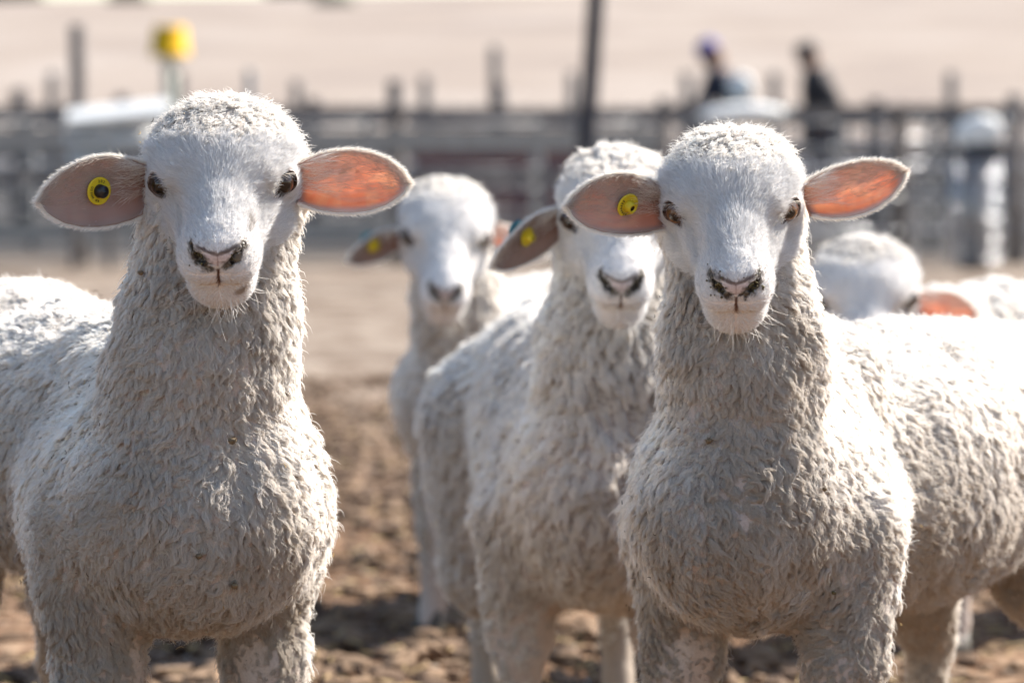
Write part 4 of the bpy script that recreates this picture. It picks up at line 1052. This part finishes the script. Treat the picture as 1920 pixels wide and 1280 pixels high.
# ------------------------------------------------------------------ people beyond the fence
def person(px, py_head, Y, label, pose, jacket, hat, trou, facing=0, holds=None):
    """pose: dict of joint offsets (m) in the figure's own frame, x sideways along facing"""
    hd = at(px, py_head, Y); base = np.array([hd[0] - pose['head'][0] * math.cos(facing), Y, 0])
    t = empty('person', base, label, 'person', 'people working beyond the fence')
    c, s = math.cos(facing), math.sin(facing)
    def J(p): return (base[0] + p[0] * c - p[1] * s, base[1] + p[0] * s + p[1] * c, p[2])
    def skin(name, pts, edges, rad, mat, root=0):
        me = bpy.data.meshes.new(name); me.from_pydata([J(p) for p in pts], edges, []); o = bpy.data.objects.new(name + '_draft', me); COL.objects.link(o)
        o.modifiers.new('s', 'SKIN'); 
        for i, r in enumerate(rad): me.skin_vertices[0].data[i].radius = (r * 1.55, r * 1.45)
        me.skin_vertices[0].data[root].use_root = True
        sb = o.modifiers.new('b', 'SUBSURF'); sb.levels = 2; sb.render_levels = 2
        dg = bpy.context.evaluated_depsgraph_get(); m2 = bpy.data.meshes.new_from_object(o.evaluated_get(dg)); bpy.data.objects.remove(o)
        m2.name = name; m2.materials.clear(); m2.shade_smooth(); return link(name, m2, t, [mat])
    P_ = pose; V = lambda k: np.array(P_[k], float)
    pel, chs, nk, hd_ = V('pelvis'), V('chest'), V('neck'), V('head')
    pts = [pel, (pel + chs) / 2, chs, nk, hd_ - (hd_ - nk) * .25, hd_, hd_ + (hd_ - nk) * .55]; ed = [(i, i + 1) for i in range(6)]; rad = [.115, .105, .12, .05, .075, .092, .062]
    side = np.array([0, 1., 0])
    for sg, arm, leg in ((-1, 'armL', 'legL'), (1, 'armR', 'legR')):
        el, ha = V(arm), V(arm + 'h'); b = len(pts); shd = chs + side * sg * .17 + (nk - chs) * .45
        pts += [shd, el, ha, ha + (ha - el) * .32]; ed += [(2, b), (b, b + 1), (b + 1, b + 2), (b + 2, b + 3)]; rad += [.062, .045, .030, .034]
        kn, ft = V(leg), V(leg + 'f'); b = len(pts); hp = pel + side * sg * .09 - (chs - pel) * .08
        pts += [hp, kn, ft, ft + np.array([.15, 0, -.045])]; ed += [(0, b), (b, b + 1), (b + 1, b + 2), (b + 2, b + 3)]; rad += [.085, .058, .04, .035]
    skin('body', pts, ed, rad, M_flesh, 0)
    jp = [pts[i] for i in (0, 1, 2, 3)]; je = [(0, 1), (1, 2), (2, 3)]; jr = [.145, .135, .150, .075]
    for b0 in (7, 15):
        b = len(jp); jp += [pts[b0], pts[b0 + 1], pts[b0 + 2]]; je += [(2, b), (b, b + 1), (b + 1, b + 2)]; jr += [.085, .062, .048]
    skin('jacket', jp, je, jr, jacket, 0)
    tp = [pts[0]]; te = []; trr = [.135]
    for b0 in (11, 19):
        b = len(tp); tp += [pts[b0], pts[b0 + 1], pts[b0 + 2] + np.array([0, 0, .03])]; te += [(0, b), (b, b + 1), (b + 1, b + 2)]; trr += [.10, .072, .058]
    skin('trousers', tp, te, trr, trou, 0)
    up = (hd_ - nk) / np.linalg.norm(hd_ - nk); top = np.array(J(hd_ + up * .045)); uw = np.array(J(hd_ + up)) - np.array(J(hd_))
    V_, F_ = ring(top, uw, 0, 0, 0, 0, prof=[(.14, -.005), (.145, .002), (.108, .012), (.100, .07), (.070, .105), (.01, .112)]); child('hat', (V_, F_), hat, t, True)
    fw = np.array(J(hd_ + np.array([.09, 0, 0]))); child('nose', tube([fw + (0, 0, .01), fw + (.018 * c, .018 * s, -.015)], [.010, .014], 8), M_flesh, t, True)
    for sg in (-1, 1):
        e = np.array(J(hd_ + np.array([.088, sg * .035, .02]))); V_, F_ = ring(e, (c, s, 0), 0, 0, 0, 0, prof=[(.012, -.01), (.012, .004), (.004, .009)]); child('eye', (V_, F_), M_blk, t, True)
        e = np.array(J(hd_ + np.array([-.01, sg * .118, .0]))); V_, F_ = ring(e, (-s * sg, c * sg, .0), 0, 0, 0, 0, prof=[(.022, -.02), (.034, .0), (.026, .012), (.008, .010)]); child('ear', (V_, F_), M_flesh, t, True)
    return t, J
M_flesh = pbr('skin', (.22, .12, .08), .55)
M_navy = pbr('navy_cloth', (.018, .018, .030), .85, noise=(.03, .03, .045), scale=14)
M_purple = pbr('violet_cloth', (.07, .06, .22), .85, noise=(.12, .11, .30), scale=14)
M_char = pbr('charcoal_cloth', (.03, .027, .03), .85, noise=(.05, .045, .045), scale=14)
# leaning over, looking down to the right
t, J = person(1333, 105, 36, 'person in dark jacket and violet cap leaning forward beside a white bag',
       dict(pelvis=(-.02, 0, .92), chest=(.10, 0, 1.22), neck=(.10, 0, 1.42), head=(.02, 0, 1.56), armL=(.28, -.2, 1.12), armLh=(.44, -.14, .98), armR=(.28, .2, 1.10), armRh=(.46, .12, 1.02),
            legL=(.03, -.1, .50), legLf=(-.05, -.11, .07), legR=(.06, .1, .50), legRf=(.0, .12, .07)), M_navy, M_purple, M_char, 0)
blob('bag', at(1388, 165, 35.7), (.11, .09, .14), 'white bag carried against the hip of the leaning person', 'bag', M_sack, ry=.5, amp=.08)
person(1516, 112, 36.5, 'person in dark clothes and cap standing sideways at the fence on the right',
       dict(pelvis=(.10, 0, .93), chest=(.06, 0, 1.26), neck=(.0, 0, 1.43), head=(-.04, 0, 1.54), armL=(.20, -.2, 1.10), armLh=(.10, -.2, .90), armR=(.22, .2, 1.08), armRh=(.12, .18, .90),
            legL=(.08, -.1, .50), legLf=(.12, -.11, .07), legR=(.14, .1, .50), legRf=(.16, .12, .07)), M_char, M_char, M_navy, 0)

# ------------------------------------------------------------------ bushes on the hill
def bush(px, Y, w, h, label, dy=0):
    x = wx(px, Y); z0 = gz(x, Y); t = empty('bush', (x, Y, z0), label, 'bush', 'dry bushes on the far hillside')
    n_ = 900; d = nrm(rng.normal(0, 1, (n_, 3))); d[:, 2] = np.abs(d[:, 2]); rr_ = .55 + .45 * rng.random(n_) ** .5
    P_ = d * rr_[:, None] * np.array([w, w * .8, h]) * (1 + .3 * vnoise(d, 2.2, 91))[:, None] + (x, Y, z0)
    e1 = nrm(rng.normal(0, 1, (n_, 3))); e2 = nrm(np.cross(e1, d + .01)); s_ = rng.uniform(.12, .28, n_)[:, None] * w * .5
    V = np.stack([P_ - e1 * s_, P_ + e2 * s_ * .5, P_ + e1 * s_, P_ - e2 * s_ * .5], 1).reshape(-1, 3)
    o = child('foliage', (V, (np.arange(n_ * 4).reshape(-1, 4)).tolist()), M_leaf, t); tag(o, kind='stuff')
    child('trunk', tube([(x, Y, z0 - .2), (x + .05, Y, z0 + h * .3), (x, Y, z0 + h * .6)], [w * .09, w * .06, w * .03], 8), M_wood, t, True)
M_leaf = pbr('dry_leaf', (.10, .10, .07), .7, noise=(.16, .15, .11), scale=.8)
for px, Yb, w_, h_, lab in ((10, 235, 2.6, 1.5, 'dark green bush on the skyline at the far left'), (245, 225, 1.3, .9, 'small grey bush on the hillside above the yellow bucket'),
                            (560, 240, 2.0, 1.0, 'low grey bush on the crest right of the yellow bucket'), (630, 215, 1.2, .7, 'lone grey bush lower on the hillside left of the tall pole')):
    bush(px, Yb, w_, h_, lab)

# ------------------------------------------------------------------ the sheep, one by one
def rotz(v, a): return (v[0] * math.cos(a) - v[1] * math.sin(a), v[0] * math.sin(a) + v[1] * math.cos(a))
def define(name, head, yaw=0, pitch=35, roll=0, hs=1., chest=None, rear=(0, 1), blen=.62, belly=.356, top=.70, cw=.155, rw=.165, legs=None, drop=0., bel=1.0, neckr=(.069, .076), **kw):
    S = Sheep(); S.name = name; S.hv = np.array(kw.pop('hv', (1., 1., 1.))); S.O = np.array(head); S.H = frame(S.O, R(yaw), R(pitch), R(roll)); S.hs = hs
    r = np.array([rear[0], rear[1], 0.]); r /= np.linalg.norm(r); S.rear = tuple(r); sd = np.array([r[1], -r[0], 0.])
    c = np.array(chest, float)          # centre of the chest
    lk = .012
    zt, zb = top - lk, belly + lk; zc = (zt + zb) / 2; hz = (zt - zb) / 2
    M = np.stack([sd, r, (0, 0, 1)])
    pr = []
    pr.append(('e', (c[0], c[1], zc - .035), (cw * .89, .18, hz * .90), M, .05))
    mid = c + r * blen * .60; pr.append(('e', (mid[0], mid[1], zc - drop * .6), (rw * 1.0, blen * .50, hz * bel), M, .08))
    rp = c + r * blen; pr.append(('e', (rp[0], rp[1], zc + .02 - drop), (rw, .19, hz * .96), M, .08))
    # shoulders
    for s in (-1, 1):
        q = c + sd * s * cw * .58 + r * .03
        pr.append(('e', (q[0], q[1], zc - .06), (cw * .48, .12, hz * .66), M, .05))
    # neck
    nb = hworld(S, (0, -5.0, -3.0)); n0 = hworld(S, (0, -4.2, -1.0))
    base = np.array([c[0] + (S.O[0] - c[0]) * .20, c[1] - .085, zc - hz * .12]) - r * .02; wth = np.array([c[0], c[1], zc + hz * .42]) + r * .03
    midn = nb * .48 + base * .52 + np.array([0, -.012, 0])
    pr.append(('c', n0, nb, .055 * hs, neckr[0], .03)); pr.append(('c', nb, midn, neckr[0], neckr[1], .03))
    pr.append(('c', midn, base, neckr[1], cw * .76, .05))
    pr.append(('c', midn + r * .02 - (0, 0, .04), wth, neckr[1] * .8, cw * .50, .04))
    pr.append(('c', wth, (c[0] + r[0] * .16, c[1] + r[1] * .16, zt - cw * .60), cw * .50, cw * .60, .05))
    # brisket
    br = c - r * .10; pr.append(('e', (br[0], br[1], zc - hz * .30), (cw * .72, .12, hz * .62), M, .06))
    S.bare = []
    # legs: (x, y) of the hoof, front pair then hind pair
    if legs is None:
        legs = [c + sd * s * .098 - r * .02 for s in (-1, 1)] + [rp + sd * s * .10 + r * .05 for s in (-1, 1)]
    S.hooves = []
    for i, l in enumerate(legs):
        l = np.array([l[0], l[1], 0.]); fr = i < 2
        if fr:
            sh = np.array([l[0], l[1], zc - hz * .45]) + r * .02
            el = np.array([l[0], l[1], belly - .045]) + r * .02; kn = np.array([l[0], l[1], .185]); fe = np.array([l[0], l[1], .06]) 
            pr.append(('c', sh, el, .062, .041, .035)); pr.append(('c', el, kn, .041, .027, .02)); pr.append(('c', kn, fe, .028, .022, .015))
        else:
            hp = np.array([l[0], l[1], zc]) - r * .06; st = np.array([l[0], l[1], belly - .02]) - r * .04
            hk = np.array([l[0], l[1], .21]) + r * .06; fe = np.array([l[0], l[1], .06]) + r * .02
            pr.append(('c', hp, st, .105, .072, .05)); pr.append(('c', st, hk, .068, .034, .03)); pr.append(('c', hk, fe, .030, .023, .015))
        pr.append(('c', fe, fe + np.array([0, 0, -.035]) - r * .012, .022, .026, .012)); S.hooves.append(fe)
        inn = c[:2] - l[:2] if fr else rp[:2] - l[:2]
        inn = sd * np.sign(inn @ sd[:2])
        if fr: S.bare.append((np.array([l[0], l[1], belly - .075]) + inn * .045 - r * .045, np.array([.038, .075, .085])))
    # the fleece ends above the knees
    S.prims = pr; S.ground = (c[0] + r[0] * blen / 2, c[1] + r[1] * blen / 2)
    S.label = ''; S.cap = -2.2; S.capsoft = 1.2; S.stain = False; S.vis_face = True; S.nface = 70000; S.res = .0065; S.levels = 3
    S.ndense = 170000; S.lock = .0072; S.strands = 44; S.len = .0172; S.caplen = .0095; S.wr = .00024; S.cull = True; S.ears = []; S.zmin = .12; S.chaff = 0; S.dirt = 1.; S.iris = 1.; S.burrs = (); S.crumbs = 0; S.fur_r = 1.
    for k, v in kw.items(): setattr(S, k, v)
    return S
def hooves(S):
    for fe in S.hooves:
        r = np.array(S.rear); sd = np.array([r[1], -r[0], 0])
        for s in (-1, 1):
            V, Fc = [], []
            lv = [(.0, .020, .036), (.02, .017, .030), (.045, .013, .020)]
            for z, wx, wy in lv:
                for k in range(12):
                    a = 2 * math.pi * k / 12
                    V.append(np.array([fe[0], fe[1], z]) + sd * (s * .014 + wx * .75 * math.cos(a)) + r * (-.018 * (1 - z / .06) + wy * math.sin(a)))
            for i in range(2):
                for k in range(12): p, q = i * 12 + k, i * 12 + (k + 1) % 12; Fc.append((p, q, q + 12, p + 12))
            Fc += [tuple(range(11, -1, -1)), tuple(range(24, 36))]
            mesh('hoof', V, Fc, [M_hoof], S.root)

FLOCK = []
if True:
    # sheep A, front left
    Y = 4.03
    A = define('A', at(417, 335, Y), hv=(1.02, 1., 1.), neckr=(.080, .084), yaw=1, pitch=35, roll=-1, chest=at(338, 960, 4.20), rear=(-.41, .91), belly=.352, top=.705, cw=.150,
               chaff=230, crumbs=60, burrs=((430, 828, .0075), (374, 1034, .006), (436, 1085, .0065), (279, 517, .005), (430, 985, -.003), (622, 938, .0035), (312, 240, -.0012)), iris=.45, cap=.4, stain=True, label='front left sheep facing the camera with a black stud in its yellow ear tag')
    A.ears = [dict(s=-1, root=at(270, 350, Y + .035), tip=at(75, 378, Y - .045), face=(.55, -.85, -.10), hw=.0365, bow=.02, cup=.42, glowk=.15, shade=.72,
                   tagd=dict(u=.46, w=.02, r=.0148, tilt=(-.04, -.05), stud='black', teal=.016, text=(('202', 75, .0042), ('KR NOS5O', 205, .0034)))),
              dict(s=1, root=at(556, 345, Y + .035), tip=at(765, 342, Y + .045), face=(.10, -1, .05), hw=.0328, bow=.012, cup=.50)]
    FLOCK.append(A)
    Y = 4.12
    C = define('C', at(1372, 386, Y), hv=(.98, 1.03, .99), neckr=(.071, .076), yaw=-2, pitch=36, roll=-1.5, hs=.985, chest=at(1428, 975, 4.28), rear=(.42, .91), belly=.345, top=.692, cw=.121, blen=.78, drop=.055, bel=1.10,
               chaff=110, crumbs=200, burrs=((1335, 830, .006), (1532, 918, .0045), (1555, 1100, .004), (1400, 1218, .005), (1385, 1215, .004)), iris=2.2, cap=.9, capsoft=3.2, label='front right sheep facing the camera with a hollow yellow stud in its ear tag')
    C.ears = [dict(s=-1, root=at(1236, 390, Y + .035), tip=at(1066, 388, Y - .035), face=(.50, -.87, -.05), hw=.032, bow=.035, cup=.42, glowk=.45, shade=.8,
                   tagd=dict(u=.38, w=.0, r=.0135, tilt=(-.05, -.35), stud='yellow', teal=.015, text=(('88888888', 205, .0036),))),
              dict(s=1, root=at(1508, 375, Y + .035), tip=at(1695, 322, Y + .045), face=(.10, -1, .05), hw=.0275, bow=-.03, cup=.48)]
    FLOCK.append(C)
    Y = 4.95
    B = define('B', at(1160, 404, Y), hv=(.95, 1.04, 1.03), yaw=0, pitch=34, roll=0, hs=1.05, chest=at(1112, 900, 5.15), rear=(-.07, .99), belly=.255, top=.665, cw=.124, rw=.135, drop=.02, blen=.60,
               dirt=.5, cap=.6, nface=26000, ndense=60000, lock=.0105, strands=34, wr=.00038, levels=2, res=.0075, fur_r=1.5, len=.022,
               label='middle sheep half hidden behind the front right sheep, one tagged ear hanging down')
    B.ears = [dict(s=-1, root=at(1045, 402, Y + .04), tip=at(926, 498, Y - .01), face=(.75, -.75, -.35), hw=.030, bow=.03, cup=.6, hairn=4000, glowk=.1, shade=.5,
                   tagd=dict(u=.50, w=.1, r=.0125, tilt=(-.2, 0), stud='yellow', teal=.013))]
    B.ears.append(dict(s=1, root=at(1268, 402, Y + .04), tip=at(1400, 440, Y + .05), face=(.1, -1, 0), hw=.030, cup=.4, hairn=2500))
    FLOCK.append(B)
    Y = 6.5
    D = define('D', at(836, 440, Y), hv=(.94, 1.06, 1.), yaw=3, pitch=37, roll=3, hs=1.08, chest=at(915, 900, 6.75), rear=(.45, .9), belly=.30, top=.64, cw=.135, blen=.55,
               dirt=.6, cap=-1.6, nface=14000, ndense=30000, lock=.013, strands=24, wr=.0006, levels=2, res=.009, fur_r=2.2, len=.020, neckr=(.062, .068),
               label='blurred sheep behind the gap, neck stretched up, yellow tag in its drooping ear')
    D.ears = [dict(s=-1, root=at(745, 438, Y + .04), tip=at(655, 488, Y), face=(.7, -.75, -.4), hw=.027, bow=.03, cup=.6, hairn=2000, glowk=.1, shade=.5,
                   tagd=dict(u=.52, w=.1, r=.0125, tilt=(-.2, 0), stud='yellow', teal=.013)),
              dict(s=1, root=at(925, 440, Y + .04), tip=at(1022, 478, Y + .03), face=(.1, -1, .3), hw=.024, cup=.4, hairn=2000)]
    FLOCK.append(D)
    Y = 6.3
    E_ = define('E', at(1622, 556, Y), hv=(1.03, .96, 1.), yaw=-3, pitch=42, roll=0, hs=1.12, chest=at(1730, 800, 6.55), rear=(.75, .66), belly=.28, top=.64, cw=.15, blen=.6,
               dirt=.4, cap=-1.2, nface=10000, ndense=30000, lock=.013, strands=24, wr=.0006, levels=2, res=.009, fur_r=2.2, len=.018,
               label='blurred sheep at the far right behind the others with its head lowered')
    E_.ears = [dict(s=-1, root=at(1535, 572, Y + .04), tip=at(1445, 610, Y), face=(.4, -.9, -.2), hw=.027, cup=.5, hairn=1500),
               dict(s=1, root=at(1712, 574, Y + .04), tip=at(1838, 600, Y + .04), face=(.1, -1, .3), hw=.028, bow=.06, cup=.4, hairn=2000)]
    FLOCK.append(E_)
for S in FLOCK:
    if ONLY and S.name not in ONLY: continue
    build_sheep(S); hooves(S)
